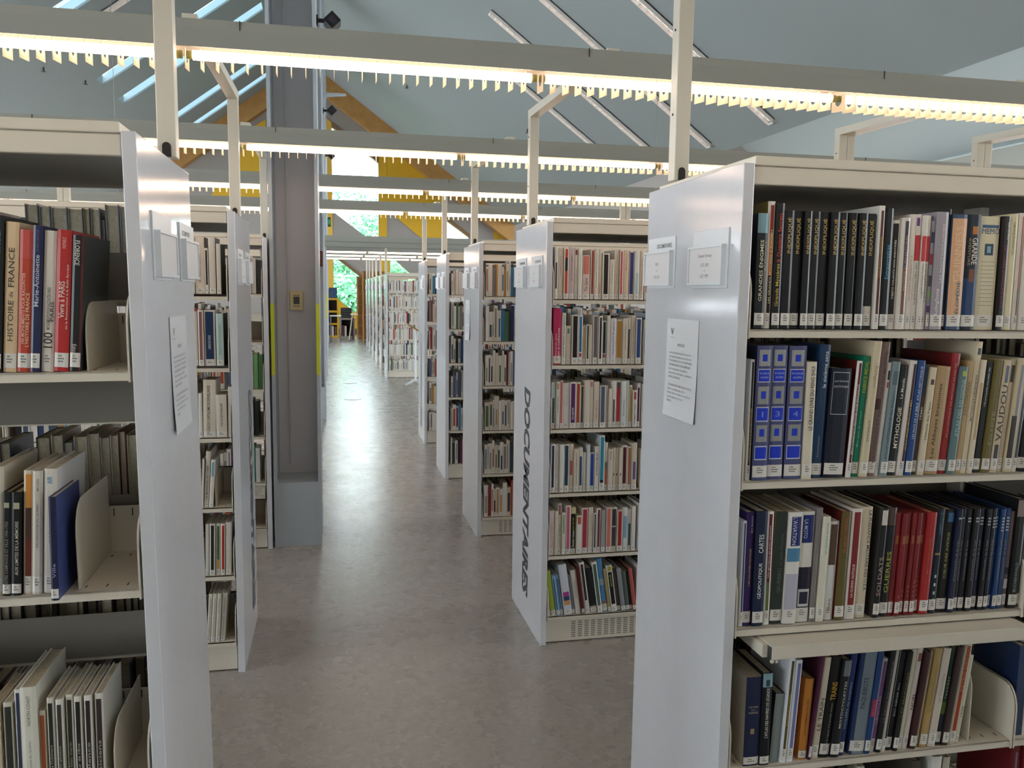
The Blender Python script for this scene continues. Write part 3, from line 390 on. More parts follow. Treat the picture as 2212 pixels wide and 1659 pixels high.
  (0.3176, 0.022, 0.19, 'd0c6b4', '', 0, 0, [], [('Comprendre les médias', 0.4, 0.9, 0.5, 0.25, '77706a', 'u')], 'short cream book', 1),
  (0.3424, 0.0221, 0.2359, 'd0c6b4', '', 0, 0, [], [("La toile d'araignée", 0.3, 0.9, 0.5, 0.22, '6c665c', 'u')], 'cream book with thin dark lettering', 1),
  (0.368, 0.0148, 0.2354, 'd0c6b4', '', 0, 0, [(0.22, 0.78, 0.1, 0.97, 'b83448')], [], 'cream book with a crimson band', 1),
  (0.3849, 0.0281, 0.2349, 'd6c0a6', '', 0, 0, [], [('Marcel Détienne', 0.6, 0.93, 0.5, 0.3, 'c88a7c', 'u')], 'peach beige book', 1),
  (0.4172, 0.0237, 0.2322, 'd9d3c8', '', 0, 0, [(0.1, 0.85, 0.12, 0.97, '3c4078')], [], 'white book with an indigo band', 1),
  (0.443, 0.0216, 0.2327, 'd6d6cc', '', 0, 0, [(0.22, 0.78, 0.12, 0.55, 'a8c4c4')], [], 'white book with a pale blue band', 1),
  (0.4689, 0.0216, 0.2326, 'd0c6b4', '', 0, 0, [], [('De nouveaux héros', 0.2, 0.85, 0.5, 0.28, 'a85a3c', 'u')], 'cream book with rust lettering', 1),
 ]),
 ('R1b','R',1,1.383,0.025,'second shelf, second right bookcase',[
  (0.0462, 0.038, 0.2658, 'b8305c', '', 0, 0, [], [('Dictionnaire des cultures', 0.12, 0.55, 0.3, 0.22, 'e8c8cc', 'u'), ('Gays et Lesbiennes', 0.1, 0.65, 0.68, 0.36, 'f0dce0', 'u')], 'thick pink dictionary', 1),
  (0.0866, 0.0184, 0.2448, 'd4d2c6', '', 0, 0, [], [('Elisabeth Badinter  Daniel Bensaïd', 0.15, 0.95, 0.5, 0.32, '2c2a28', 'u')], 'white book with black lettering', 1),
  (0.1078, 0.0253, 0.1831, 'd0c6b4', '', 0, 0, [(0.3, 0.7, 0.8, 0.93, '5a7c84')], [], 'cream book with a small blue emblem', 1),
  (0.1373, 0.0297, 0.2342, 'd9d3c8', '', 0, 0, [(0.12, 0.88, 0.14, 0.98, '241d1a')], [], 'white book with a wide black band', 1),
  (0.1697, 0.0197, 0.2337, 'dfe0e0', '', 0, 0, [(0.22, 0.78, 0.25, 0.97, '2c6c94'), (0.2, 0.8, 0.15, 0.23, 'a85060')], [], 'white book with a bright blue band', 1),
  (0.1915, 0.0146, 0.1834, 'd9d3c8', '', 0, 0, [(0.22, 0.78, 0.1, 0.97, 'b09a5c')], [], 'short book with a mustard band', 1),
  (0.2081, 0.0139, 0.1904, 'd9d3c8', '', 0, 0, [(0.22, 0.78, 0.1, 0.97, '3a383e')], [], 'short book with a charcoal band', 1),
  (0.2241, 0.0147, 0.1887, 'd4cebc', '', 0, 0, [], [], 'short ivory book', 1),
  (0.2423, 0.0249, 0.2327, 'd9d3c8', '', 0, 0, [(0.15, 0.85, 0.14, 0.98, '6c6064')], [], 'white book with a taupe band', 1),
  (0.27, 0.017, 0.2308, 'd9d3c8', '', 0, 0, [(0.22, 0.78, 0.1, 0.97, '232224')], [], 'white book with a black band and grey figures', 1),
  (0.2891, 0.0207, 0.2081, 'cdd0cc', '', 0, 0, [(0.22, 0.78, 0.25, 0.97, '1d2a2e'), (0.2, 0.8, 0.15, 0.23, 'a85060')], [], 'white book with a dark teal band', 1),
  (0.3118, 0.0156, 0.2331, 'cac6b8', '', 0, 0, [], [], 'ivory book with grey lettering', 1),
  (0.3294, 0.0281, 0.2194, 'd6d0d2', '', 0, 0, [], [('Une histoire de genres', 0.2, 0.95, 0.5, 0.32, '4c3c6c', 'u')], 'white book with violet lettering', 1),
  (0.3611, 0.0297, 0.2147, 'd4ccb4', '', 0, 0, [(0.12, 0.85, 0.14, 0.96, 'b4833a')], [], 'white book with a gold band', 1),
  (0.3929, 0.0216, 0.2197, 'd0c6b4', '', 0, 0, [], [('PAR LE TRAIT DU PÈRE', 0.3, 0.85, 0.5, 0.25, '6c665c', 'u')], 'cream book past the gold band', 1),
  (0.4166, 0.0143, 0.2244, 'd0c6b4', '', 0, 0, [(0.22, 0.78, 0.02, 0.75, '3a201e')], [], 'cream book with a dark brown band', 1),
  (0.4337, 0.0225, 0.235, 'd0c6b4', '', 0, 0, [], [('Identités sexuelles', 0.2, 0.85, 0.5, 0.25, '77706a', 'u')], 'tall cream book', 1),
  (0.459, 0.0263, 0.2229, 'd4cfc4', '', 0, 0, [(0.12, 0.85, 0.14, 0.97, '344c84')], [], 'white book with a royal blue band', 1),
 ]),
 ('R1c','R',1,1.074,0.025,'third shelf, second right bookcase',[
  (0.0425, 0.0188, 0.2231, 'd9d3c8', '', 0, 0, [(0.22, 0.78, 0.12, 0.66, '2c5c64'), (0.22, 0.78, 0.66, 0.96, 'a8c4c8')], [], 'white book with a teal band', 1),
  (0.0641, 0.0182, 0.225, 'd9d3c8', '', 0, 0, [(0.22, 0.78, 0.84, 0.97, 'b8946c')], [('mieux vivre', 0.35, 0.7, 0.5, 0.3, '5c6450', 'u')], 'white book with a beige plate', 1),
  (0.0843, 0.0131, 0.2318, 'd8c0b8', '', 0, 0, [(0.22, 0.78, 0.1, 0.97, 'c0564a')], [], 'thin book with a coral band', 1),
  (0.0995, 0.0327, 0.219, 'd8d4d2', '', 0, 0, [], [('apprendre à vivre', 0.5, 0.9, 0.5, 0.16, 'b87c84', 'u')], 'wide white book with tiny pink lettering', 1),
  (0.1343, 0.0285, 0.2231, 'd9d3c8', '', 0, 0, [(0.12, 0.85, 0.12, 0.97, '5a2c62')], [('Le secret', 0.2, 0.45, 0.4, 0.45, 'ece0ec', 'u')], 'white book with a purple band lettered Le secret', 1),
  (0.1648, 0.0213, 0.2218, 'd9d3c8', '', 0, 0, [(0.15, 0.85, 0.12, 0.97, 'a44628')], [], 'white book with a rust orange band', 1),
  (0.1885, 0.0137, 0.2069, 'd9d3c8', '', 0, 0, [(0.22, 0.78, 0.1, 0.97, '282624')], [], 'short book with a black band', 1),
  (0.205, 0.0258, 0.2319, 'cfc7b8', '', 0, 0, [], [], 'thick cream book between black and pink bands', 1),
  (0.2321, 0.0192, 0.2316, 'd0c6b4', '', 0, 0, [(0.22, 0.78, 0.86, 0.97, 'c07898')], [], 'cream book with a pink plate', 1),
  (0.2534, 0.0266, 0.2236, 'd4cab8', '', 0, 0, [], [('OSER LA VIE À DEUX', 0.2, 0.6, 0.5, 0.35, 'c05c58', 'u')], 'cream book with red stamped lettering', 1),
  (0.2851, 0.0267, 0.2049, 'd0d0cc', '', 0, 0, [(0.12, 0.85, 0.12, 0.98, '565e6e')], [], 'white book with a slate band', 1),
  (0.3131, 0.0135, 0.2047, 'cdbcb8', '', 0, 0, [], [], 'thin pinkish book', 1),
  (0.3287, 0.0157, 0.1889, 'd0c6b4', '', 0, 0, [], [], 'short plain cream book', 1),
  (0.3457, 0.0187, 0.2276, 'd9d3c8', '', 0, 0, [(0.3, 0.7, 0.12, 0.6, '5c2430')], [], 'white book with dark red lettering', 1),
  (0.3673, 0.024, 0.2274, 'd9d3c8', '', 0, 0, [(0.12, 0.85, 0.12, 0.85, 'b03c40'), (0.12, 0.85, 0.85, 0.97, '5a5456')], [], 'white book with a red band and portrait', 1),
  (0.3934, 0.0226, 0.225, 'd6d8d4', '', 0, 0, [], [('Retour de flammes', 0.25, 0.6, 0.5, 0.3, '55585c', 'u')], 'white book with grey lettering by the red band', 1),
  (0.4173, 0.0144, 0.2269, 'c4ccb8', '', 0, 0, [], [], 'pale green book', 1),
  (0.4338, 0.0151, 0.204, 'd9d3c8', '', 0, 0, [(0.22, 0.78, 0.1, 0.97, 'b48c48')], [], 'white book with an ochre band', 1),
  (0.4518, 0.0204, 0.1806, 'd9d3c8', '', 0, 0, [(0.22, 0.78, 0.75, 0.95, 'a04c4c')], [('COMMENT GUÉRIR', 0.1, 0.62, 0.5, 0.4, '3c3c3c', 'u')], 'short white book with a red picture', 1),
  (0.4743, 0.0167, 0.2142, 'c8bfc0', '', 0, 0, [(0.22, 0.78, 0.12, 0.9, '4c2438')], [], 'book with a plum band', 1),
 ]),
 ('R1d','R',1,0.761,0.025,'fourth shelf, second right bookcase',[
  (0.0441, 0.0195, 0.2377, 'd0d2d0', '', 0, 0, [(0.22, 0.78, 0.1, 0.97, '28304a')], [], 'white book with a navy band', 1),
  (0.0656, 0.0202, 0.2358, 'd9d3c8', '', 0, 0, [], [('Dictionnaire du corps', 0.3, 0.85, 0.5, 0.25, '77747c', 'u')], 'white book with fine lettering', 1),
  (0.0877, 0.0216, 0.2352, 'dcdad6', '', 0, 0, [], [], 'very white plain book', 1),
  (0.1113, 0.023, 0.2359, 'd9d3c8', '', 0, 0, [(0.12, 0.85, 0.14, 0.97, '1f4054')], [], 'white book with a petrol blue band', 1),
  (0.1363, 0.0217, 0.2359, 'd0c6b4', '', 0, 0, [(0.22, 0.78, 0.35, 0.65, 'b06058')], [], 'cream book with a faded red plate', 1),
  (0.1599, 0.0225, 0.2122, 'd0c6b4', '', 0, 0, [], [('la santé sans médicaments', 0.2, 0.9, 0.5, 0.25, '77484c', 'u')], 'shorter cream book with dark red lettering', 1),
  (0.185, 0.0191, 0.2175, 'd9d3c8', '', 0, 0, [(0.22, 0.78, 0.14, 0.8, '24507c')], [], 'short white book with a blue band', 1),
  (0.2061, 0.0171, 0.1932, 'cfc9bc', '', 0, 0, [], [], 'short ivory book', 1),
  (0.2252, 0.0144, 0.2316, 'c8cccc', '', 0, 0, [], [], 'white book with pale blue lettering', 1),
  (0.2423, 0.0213, 0.1904, 'd9d3c8', '', 0, 0, [(0.12, 0.85, 0.14, 0.97, '2c48a0')], [], 'short white book with a cobalt band', 1),
  (0.2655, 0.022, 0.2205, 'd8d4d2', '', 0, 0, [], [('LE YOGA DU MATIN', 0.35, 0.85, 0.5, 0.35, '6c2c3c', 'u')], 'white book with maroon lettering', 1),
  (0.2895, 0.0242, 0.2741, 'd4dad8', '', 0, 0, [(0.12, 0.85, 0.2, 0.97, '3a88a0'), (0.12, 0.85, 0.12, 0.2, '25282c')], [], 'tallest book, white with a turquoise band', 1),
  (0.3156, 0.0166, 0.2365, 'd9d3c8', '', 0, 0, [(0.22, 0.78, 0.45, 0.6, '6c6a5c'), (0.22, 0.78, 0.12, 0.45, 'c45c3c')], [], 'white book with olive and orange blocks', 1),
  (0.3342, 0.0222, 0.2054, 'd0c6b4', '', 0, 0, [], [('Santé!', 0.75, 0.95, 0.5, 0.4, '8c4c3c', 'u')], 'cream book with a brown title', 1),
  (0.3584, 0.0132, 0.2121, 'd0c6b4', '', 0, 0, [(0.3, 0.6, 0.34, 0.4, '34302c')], [], 'thin cream book, first of three alike', 1),
  (0.3733, 0.0157, 0.209, 'd0c6b4', '', 0, 0, [(0.3, 0.6, 0.34, 0.4, '34302c')], [], 'thin cream book, second of three alike', 1),
  (0.3906, 0.015, 0.2112, 'd0c6b4', '', 0, 0, [(0.3, 0.6, 0.34, 0.4, '34302c')], [], 'thin cream book, third of three alike', 1),
  (0.4083, 0.0231, 0.2213, 'd9d3c8', '', 0, 0, [(0.12, 0.85, 0.14, 0.96, '5c2028')], [], 'white book with a maroon band', 1),
  (0.4334, 0.0189, 0.215, 'd9d3c8', '', 0, 0, [(0.22, 0.78, 0.1, 0.97, 'a8683c')], [], 'white book with a caramel band', 1),
  (0.455, 0.0253, 0.2327, 'd0c6b4', '', 0, 0, [(0.22, 0.78, 0.22, 0.6, '6c5884')], [], 'ivory book with a violet block', 1),
 ]),
 ('R1e','R',1,0.451,0.025,'fifth shelf, second right bookcase',[
  (0.0436, 0.0237, 0.2192, 'd8ccc6', '', 0, 0, [], [('ALLAITEMENT', 0.15, 0.85, 0.5, 0.35, 'c89084', 'u')], 'pinkish white book', 1),
  (0.0689, 0.0146, 0.2183, 'd0c6b4', '', 0, 0, [], [], 'thin cream book', 1),
  (0.0859, 0.0174, 0.2541, 'd9d3c8', '', 0, 0, [(0.22, 0.78, 0.78, 0.97, '984c5c')], [('mon enfant', 0.15, 0.6, 0.5, 0.28, '3c3834', 'u')], 'white book with a crimson top block', 1),
  (0.1052, 0.0178, 0.2083, 'cac6b4', '', 0, 0, [(0.22, 0.78, 0.5, 0.95, '8c9c74')], [], 'short cream book with green marks', 1),
  (0.1256, 0.0232, 0.2423, 'd9d3c8', '', 0, 0, [(0.2, 0.8, 0.1, 0.97, 'bc5878')], [], 'white book with a pink band', 1),
  (0.1508, 0.0254, 0.2321, 'c8c490', '', 0, 0, [(0.05, 0.95, 0.1, 0.86, '181818')], [('Devenir maman', 0.14, 0.5, 0.5, 0.45, 'dcd8cc', 'u'), ('pour les nuls', 0.52, 0.78, 0.5, 0.45, 'c8c840', 'u')], 'black book with a lime yellow top', 1),
  (0.1802, 0.0254, 0.1897, 'd9d3c8', '', 0, 0, [(0.15, 0.85, 0.78, 0.97, 'b05c44')], [], 'short white book with an orange plate', 1),
  (0.2083, 0.0283, 0.2262, 'd8c8c0', '', 0, 0, [(0.15, 0.88, 0.12, 0.97, 'a83448')], [], 'white book with a wide crimson band', 1),
  (0.2406, 0.0242, 0.2283, 'd0c6b4', '', 0, 0, [], [('LES CLÉS DE VIE', 0.5, 0.8, 0.5, 0.3, 'a8926c', 'u')], 'beige white book', 1),
  (0.2668, 0.0132, 0.1995, 'd9d3c8', '', 0, 0, [(0.22, 0.78, 0.1, 0.97, '3a4258')], [], 'short book with a dark blue band', 1),
  (0.2827, 0.0216, 0.2204, 'd9d3c8', '', 0, 0, [(0.3, 0.75, 0.12, 0.97, '70303c')], [], 'white book with a maroon band', 1),
  (0.3069, 0.0209, 0.2126, '9a9896', '', 0, 0, [], [], 'grey book', 1),
  (0.3319, 0.0258, 0.2249, 'd4c4ba', '', 0, 0, [(0.15, 0.85, 0.12, 0.97, 'c87868')], [], 'book with a salmon band', 1),
  (0.3598, 0.0273, 0.223, 'c8c2b8', '', 0, 0, [(0.15, 0.85, 0.58, 0.96, '3c3c48'), (0.15, 0.85, 0.12, 0.55, '4a4048')], [], 'white book with dark photo blocks', 1),
  (0.3891, 0.026, 0.2089, 'd0c4b8', '', 0, 0, [(0.15, 0.85, 0.14, 0.97, '9c2c2c')], [], 'white book with a scarlet band', 1),
  (0.4178, 0.0247, 0.2206, 'd4d8d4', '', 0, 0, [(0.15, 0.85, 0.3, 0.8, '84a8c0')], [], 'white book with a light blue band', 1),
  (0.4445, 0.0184, 0.2107, 'd9d3c8', '', 0, 0, [(0.22, 0.78, 0.12, 0.65, '2c5058')], [], 'white book with a dark teal band', 1),
  (0.4649, 0.0177, 0.2255, 'ddd8d0', '', 0, 0, [], [], 'last white book before the panel', 1),
 ]),
 ('R1f','R',1,0.142,0.025,'bottom shelf, second right bookcase',[
  (0.0408, 0.0171, 0.1448, 'd8d0c8', '', -7, 0, [(0.22, 0.78, 0.2, 0.5, 'c89c98')], [], 'white book with pink and green marks', 1),
  (0.0606, 0.0233, 0.2304, '93a63a', '', -8.5, 0, [(0, 1, 0, 0.12, 'd8d4cc')], [], 'lime green book', 1),
  (0.0865, 0.0179, 0.2082, '7fa6c4', '', -8.5, 0, [(0.35, 0.6, 0.15, 0.9, '34507c')], [], 'light blue book with white foot', 1),
  (0.1063, 0.0172, 0.207, '86a8c4', '', -8.5, 0, [(0.35, 0.6, 0.15, 0.9, '34507c')], [], 'second light blue book', 1),
  (0.1272, 0.0403, 0.2586, 'c8ccd4', '', -8.5, 0, [(0.15, 0.9, 0.36, 0.45, '9c3c84'), (0.15, 0.9, 0.28, 0.36, '2c4868'), (0.15, 0.9, 0.19, 0.28, 'cc8c5c')], [], 'thick white book with three colour blocks', 1),
  (0.1695, 0.0122, 0.2032, '666c74', '', -8.5, 0, [], [], 'slate grey book', 1),
  (0.1854, 0.0291, 0.2253, 'cfc8bc', '', -8.5, 0, [], [('LE GRAND LIVRE DES', 0.35, 0.75, 0.5, 0.2, '8a847c', 'u')], 'white book beside the thick one', 1),
  (0.2172, 0.014, 0.2488, '541c1c', '', -8.5, 0, [], [], 'dark red book', 1),
  (0.2345, 0.0258, 0.263, 'd6d2ca', '', -8.5, 0, [(0.3, 0.75, 0.25, 0.96, '2a2624')], [], 'white book with black lettering', 1),
  (0.263, 0.0335, 0.2308, '1e1e22', '', -8.5, 0, [(0, 1, 0, 0.15, 'b4a698')], [], 'black book with a beige foot', 1),
  (0.2999, 0.0232, 0.2627, 'd9d3c8', '', -8.5, 0, [(0.15, 0.8, 0.14, 0.96, '44685c')], [], 'white book with a bottle green band', 1),
  (0.3258, 0.0274, 0.2767, '4c84b4', '', -8.5, 0, [(0, 1, 0.5, 0.62, '86a4b0'), (0, 1, 0.12, 0.2, '8a6464')], [], 'blue photo book', 1),
  (0.3553, 0.0135, 0.2248, 'a09060', '', -8.5, 0, [], [], 'thin olive tan book', 1),
  (0.3714, 0.029, 0.239, 'd8d8d4', '', -8.5, 0, [(0.15, 0.85, 0.16, 0.86, '1c1c1c'), (0.15, 0.85, 0.88, 0.98, 'a8a440')], [('pour les nuls', 0.55, 0.8, 0.5, 0.4, 'c0bc3c', 'u')], 'white framed black and yellow book', 1),
  (0.4024, 0.0192, 0.2228, '4a423c', '', -8.5, 0, [], [], 'dark brown book', 1),
  (0.4236, 0.0206, 0.2239, '82868a', '', -8.5, 0, [], [], 'grey book with faint lettering', 1),
  (0.4463, 0.0214, 0.2024, '54605c', '', -8.5, 0, [], [], 'grey green marbled book', 1),
  (0.4697, 0.0129, 0.2048, '1c2c28', '', -8.5, 0, [], [], 'blackish green book', 1),
  (0.4846, 0.0179, 0.2178, 'a8544c', '', -8.5, 0, [], [], 'brick red book', 1),
 ]),
 ('L1a','L',1,1.698,0.025,'top shelf, second left bookcase',[
  (-0.1942, 0.0232, 0.2385, 'd9d3c8', '', 0, 0, [], [], 'white book behind the near panel', 1),
  (-0.1684, 0.0383, 0.2419, 'd8ccb8', '', 0, 0, [], [('SIX MASQUES CONVERSATIONS', 0.2, 0.7, 0.5, 0.3, '2c2826', 'u')], 'white book with bold black lettering', 1),
  (-0.128, 0.0134, 0.195, 'd9d3c8', '', 0, 0, [(0.22, 0.78, 0.2, 0.95, '2c2422')], [], 'short book with a black band', 1),
  (-0.112, 0.027, 0.2406, 'd4cabc', '77706a', 0, 0, [], [], 'white book with grey lettering', 1),
  (-0.0819, 0.018, 0.2143, 'd4cebf', '5c5a58', 0, 0, [], [], 'shorter white book', 1),
 ]),
 ('L1b','L',1,1.388,0.025,'second shelf, second left bookcase',[
  (-0.183, 0.0175, 0.2339, 'd0c6b4', '', 0, 0, [], [], 'cream book behind the near panel', 1),
  (-0.1629, 0.0216, 0.2409, 'd9d3c8', '', 0, 0, [(0.22, 0.78, 0.1, 0.97, '8a5a5c')], [], 'white book with a faded maroon band', 1),
  (-0.1382, 0.0444, 0.2412, 'd9d3c8', '', 0, 0, [(0.1, 0.85, 0.12, 0.97, '1f3458')], [('LE MONDE DES CHANGES', 0.3, 0.55, 0.45, 0.25, 'c8ccd4', 'u')], 'white book with a navy band', 1),
  (-0.0892, 0.0299, 0.2267, 'b8ccc8', '20282a', 0, 0, [], [('VARIATIONS EN DIABLE', 0.2, 0.8, 0.5, 0.3, '7c9c98', 'u')], 'pale turquoise book', 1),
 ]),
 ('L1c','L',1,1.074,0.025,'third shelf, second left bookcase',[
  (-0.1702, 0.0143, 0.1946, 'd9d3c8', '', 0, 0, [], [], 'thin white book', 1),
  (-0.1532, 0.0517, 0.2531, 'd4cab8', '', 1, 0, [], [("L'ÂGE DU CAPITALISME DE SURVEILLANCE", 0.1, 0.9, 0.4, 0.3, '2c2826', 'u')], 'thick white book lettered CAPITALISME DE SURVEILLANCE', 1),
  (-0.0988, 0.0444, 0.1878, 'd2cabc', '', 0, 0, [], [('UNE SOCIÉTÉ ENRAGÉE', 0.25, 0.8, 0.5, 0.25, '3c3834', 'u')], 'short white book with small black lettering', 1),
  (-0.0511, 0.0193, 0.2212, 'd0c8b8', '', 1, 0, [], [], 'ivory book at the end', 1),
 ]),
 ('L1d','L',1,0.761,0.025,'fourth shelf, second left bookcase',[
  (-0.1713, 0.008, 0.2188, 'd9d3c8', '', 3, 0, [], [], 'sliver of a white book', 1),
  (-0.1605, 0.0198, 0.2509, 'cfc8ba', '', 3.5, 0, [], [('LA REVANCHE DES CHEFS', 0.15, 0.75, 0.5, 0.4, '2a2624', 'u')], 'leaning white book lettered LA REVANCHE', 1),
  (-0.138, 0.0166, 0.2137, 'd9d3c8', '', 4, 0, [(0.22, 0.78, 0.65, 0.95, '6ca0b4')], [], 'leaning white book with light blue block', 1),
 ]),
 ('L1e','L',1,0.451,0.025,'fifth shelf, second left bookcase',[
  (-0.1613, 0.014, 0.2341, 'd0ccc4', '', 1.5, 0, [], [], 'white book with grey lettering', 1),
  (-0.1439, 0.0233, 0.2359, 'd9d3c8', '', 1.5, 0, [(0.22, 0.78, 0.1, 0.97, '24221f')], [], 'white book with a black band', 1),
  (-0.1173, 0.0185, 0.2348, 'd9d3c8', '', 1.5, 0, [(0.22, 0.78, 0.3, 0.95, '4c6c4c'), (0.22, 0.78, 0.12, 0.3, 'b89c4c')], [], 'white book with a green band', 1),
  (-0.0966, 0.0185, 0.2338, 'd9d3c8', '', 1.5, 0, [(0.22, 0.78, 0.1, 0.97, 'b03428')], [], 'white book with a red band', 1),
  (-0.0753, 0.0235, 0.2396, 'cfc8bf', '', 1.5, 0, [], [], 'white book with pink lettering', 1),
 ]),
 ('L1f','L',1,0.142,0.025,'bottom shelf, second left bookcase',[
  (-0.1654, 0.0165, 0.2242, 'cfcabc', '', 4, 0, [], [('mémoire vivante', 0.1, 0.9, 0.5, 0.3, '88847c', 'u')], 'slim white booklet, first of four', 1),
  (-0.1467, 0.0171, 0.2247, 'cfcabc', '', 4, 0, [], [('mémoire vivante', 0.1, 0.9, 0.5, 0.3, '88847c', 'u')], 'slim white booklet, second of four', 1),
  (-0.1274, 0.0177, 0.2245, 'cfcabc', '', 4, 0, [], [('mémoire vivante', 0.1, 0.9, 0.5, 0.3, '88847c', 'u')], 'slim white booklet, third of four', 1),
  (-0.1075, 0.0199, 0.2243, 'cfcabc', '', 4, 0, [], [('mémoire vivante', 0.1, 0.9, 0.5, 0.3, '88847c', 'u')], 'slim white booklet, fourth of four', 1),
 ]),
]

# ------------------------------------------------------------------ layout (metres)
XR, XL = 1.0057, -0.3861           # faces of the end panels on both sides of the aisle
Y1, YL, P, D = 1.951, 1.9297, 1.8426, 0.6592
RZ = 9.55; LZ = 10.73              # roof planes: Z = RZ - .73 X  and  Z = LZ + .745 X
YW = 33.2                          # end wall

# ------------------------------------------------------------------ structure
def struct(name, mb, bevel=0):
    o = mb.build(name, bevel=bevel); o['kind'] = 'structure'; return o
mb = MB(); mb.box(-12, 24, -7, YW + .3, -.2, 0, FLOORM); struct('floor', mb)
CEIL = mat('989e9d', .85, name='ceiling_paint')
CEIL_LIT = mat('b2bbbe', .85, name='ceiling_paint_lit')  # same ceiling, lighter tone: side daylight on this slope put into its colour
SHAFT = mat('dfe9ea', .8, name='skylight_shaft')
RIDX = -(LZ - RZ) / (.745 + .73); RIDZ = RZ - .73 * RIDX
EAVX = 7.13; EAVZ = RZ - .73 * EAVX
mb = MB()
def slab(mb, x0, z0, x1, z1, y0, y1, m, t=.25):
    mb.prism([(x0, z0), (x1, z1), (x1, z1 + t), (x0, z0 + t)], y0, y1, 'y', m)
slab(mb, RIDX, RIDZ, EAVX, EAVZ, -7, YW, CEIL)
struct('ceiling', mb)
mb = MB()
slab(mb, EAVX, EAVZ, 14.5, EAVZ + .73 * (14.5 - EAVX), -7, YW, CEIL_LIT)
slab(mb, 14.5, EAVZ + .73 * (14.5 - EAVX), 19.5, EAVZ + .73 * (14.5 - EAVX) - 3.6, -7, YW, CEIL_LIT)
struct('ceiling', mb)
SKYG = bpy.data.materials.new('skylight_glass'); SKYG.use_nodes = True
SKYG.node_tree.nodes.clear()
_o = SKYG.node_tree.nodes.new('ShaderNodeOutputMaterial'); _t = SKYG.node_tree.nodes.new('ShaderNodeBsdfTransparent'); _t.inputs[0].default_value = (.26, .33, .36, 1)
SKYG.node_tree.links.new(_t.outputs[0], _o.inputs[0])
# left slope with skylight slots
mb = MB()
SKY = [(17.88, 18.53), (22.33, 22.96), (24.45, 25.1), (28.78, 29.45), (31.0, 31.6), (10.0, 10.65), (6.0, 6.65), (2.0, 2.65), (-2.0, -1.35)]
SX0, SX1 = -5.45, -1.75
zl = lambda x: LZ + .745 * x
slab(mb, -9.2, zl(-9.2), SX0, zl(SX0), -7, YW, CEIL)
slab(mb, SX1, zl(SX1), RIDX, RIDZ, -7, YW, CEIL)
yy = -7
for a, b in sorted(SKY):
    slab(mb, SX0, zl(SX0), SX1, zl(SX1), yy, a, CEIL, .05); yy = b
slab(mb, SX0, zl(SX0), SX1, zl(SX1), yy, YW, CEIL, .05)
struct('ceiling', mb)
for k, (a, b) in enumerate(sorted(SKY)):
    mb = MB()
    for ya in (a - .03, b): slab(mb, SX0, zl(SX0) + .05, SX1, zl(SX1) + .05, ya, ya + .03, SHAFT, .2)
    slab(mb, SX0, zl(SX0) + .26, SX1, zl(SX1) + .26, a, b, SKYG, .01)
    o = struct('window_%d' % (k + 10), mb)
SIDEW = mat('c9c5bc', .8, name='side_wall_paint')
for nm, xw, zt in (('wall_left', -9.4, zl(-9.2) + .3), ('wall_right', 19.3, 6.1)):
    mb = MB(); mb.box(xw, xw + .2, -7, YW, 0, 1.2, SIDEW); mb.box(xw, xw + .2, -7, YW, zt - .8, zt, SIDEW)
    for q_ in range(14): mb.box(xw, xw + .2, -7 + q_ * 3.07, -6.35 + q_ * 3.07, 1.2, zt - .8, SIDEW)
    struct(nm, mb)
mb = MB(); mb.box(-9.4, 19.5, -7.2, -7, 0, 11, SIDEW); struct('wall_front', mb)

# end wall: grey boards with yellow panels, openings for the windows
GREYW = mat('968e88', .75, name='taupe_wall_panel')
YEL = mat('cfa018', .55, name='yellow_wall_panel')
YEL2 = mat('d9a93a', .5, name='plywood_orange')
WOODB = mat('b98a4c', .6, name='glulam_beam', noise=('a87a40', 3, 6))
WOODR = mat('7d5b38', .7, name='wood_reveal')
WINS = [
 [(.1, 3.5), (1.74, 3.5), (.1, 4.72)][0:0] or [(.1, 4.72), (1.72, 3.5), (1.845, 3.5), (1.845, 6.6), (.1, 7.86), ],
 [(4.45, 3.3), (5.39, 3.3), (5.39, 3.87), (4.45, 4.53)],
 [(.11, 1.53), (.86, .86), (1.6, .86), (1.6, 1.86), (.2, 2.95), (.11, 2.95)],
 [(2.28, 1.9), (3.3, 1.9), (3.3, 2.2), (2.45, 2.95), (2.28, 2.95)],
]
outer = [(-9.2, 0), (EAVX + 12.4, 0), (EAVX + 12.4, 6.1), (14.5, EAVZ + .73 * (14.5 - EAVX) + .1), (EAVX, EAVZ + .1), (RIDX, RIDZ + .1), (-9.2, zl(-9.2) + .1)]
loops = [[Vector((x, z, 0)) for x, z in outer]] + [[Vector((x, z, 0)) for x, z in wv] for wv in WINS]
tris = tessellate_polygon(loops)
flat = [p for lp in loops for p in lp]
mb = MB()
for t in tris:
    mb.face([(flat[i].x, YW, flat[i].y) for i in t], GREYW)
for wv in WINS:
    n = len(wv)
    for i in range(n):
        a, b = wv[i], wv[(i + 1) % n]
        mb.face([(a[0], YW, a[1]), (b[0], YW, b[1]), (b[0], YW + .3, b[1]), (a[0], YW + .3, a[1])], WOODR)
struct('wall_back', mb)
GLASS = bpy.data.materials.new('window_glass'); GLASS.use_nodes = True
_nt = GLASS.node_tree; _nt.nodes.clear()
_o = _nt.nodes.new('ShaderNodeOutputMaterial'); _g = _nt.nodes.new('ShaderNodeBsdfGlossy'); _t = _nt.nodes.new('ShaderNodeBsdfTransparent'); _x = _nt.nodes.new('ShaderNodeMixShader'); _f = _nt.nodes.new('ShaderNodeFresnel')
_g.inputs['Roughness'].default_value = .02; _t.inputs[0].default_value = (.93, .98, .97, 1); _f.inputs[0].default_value = 1.4
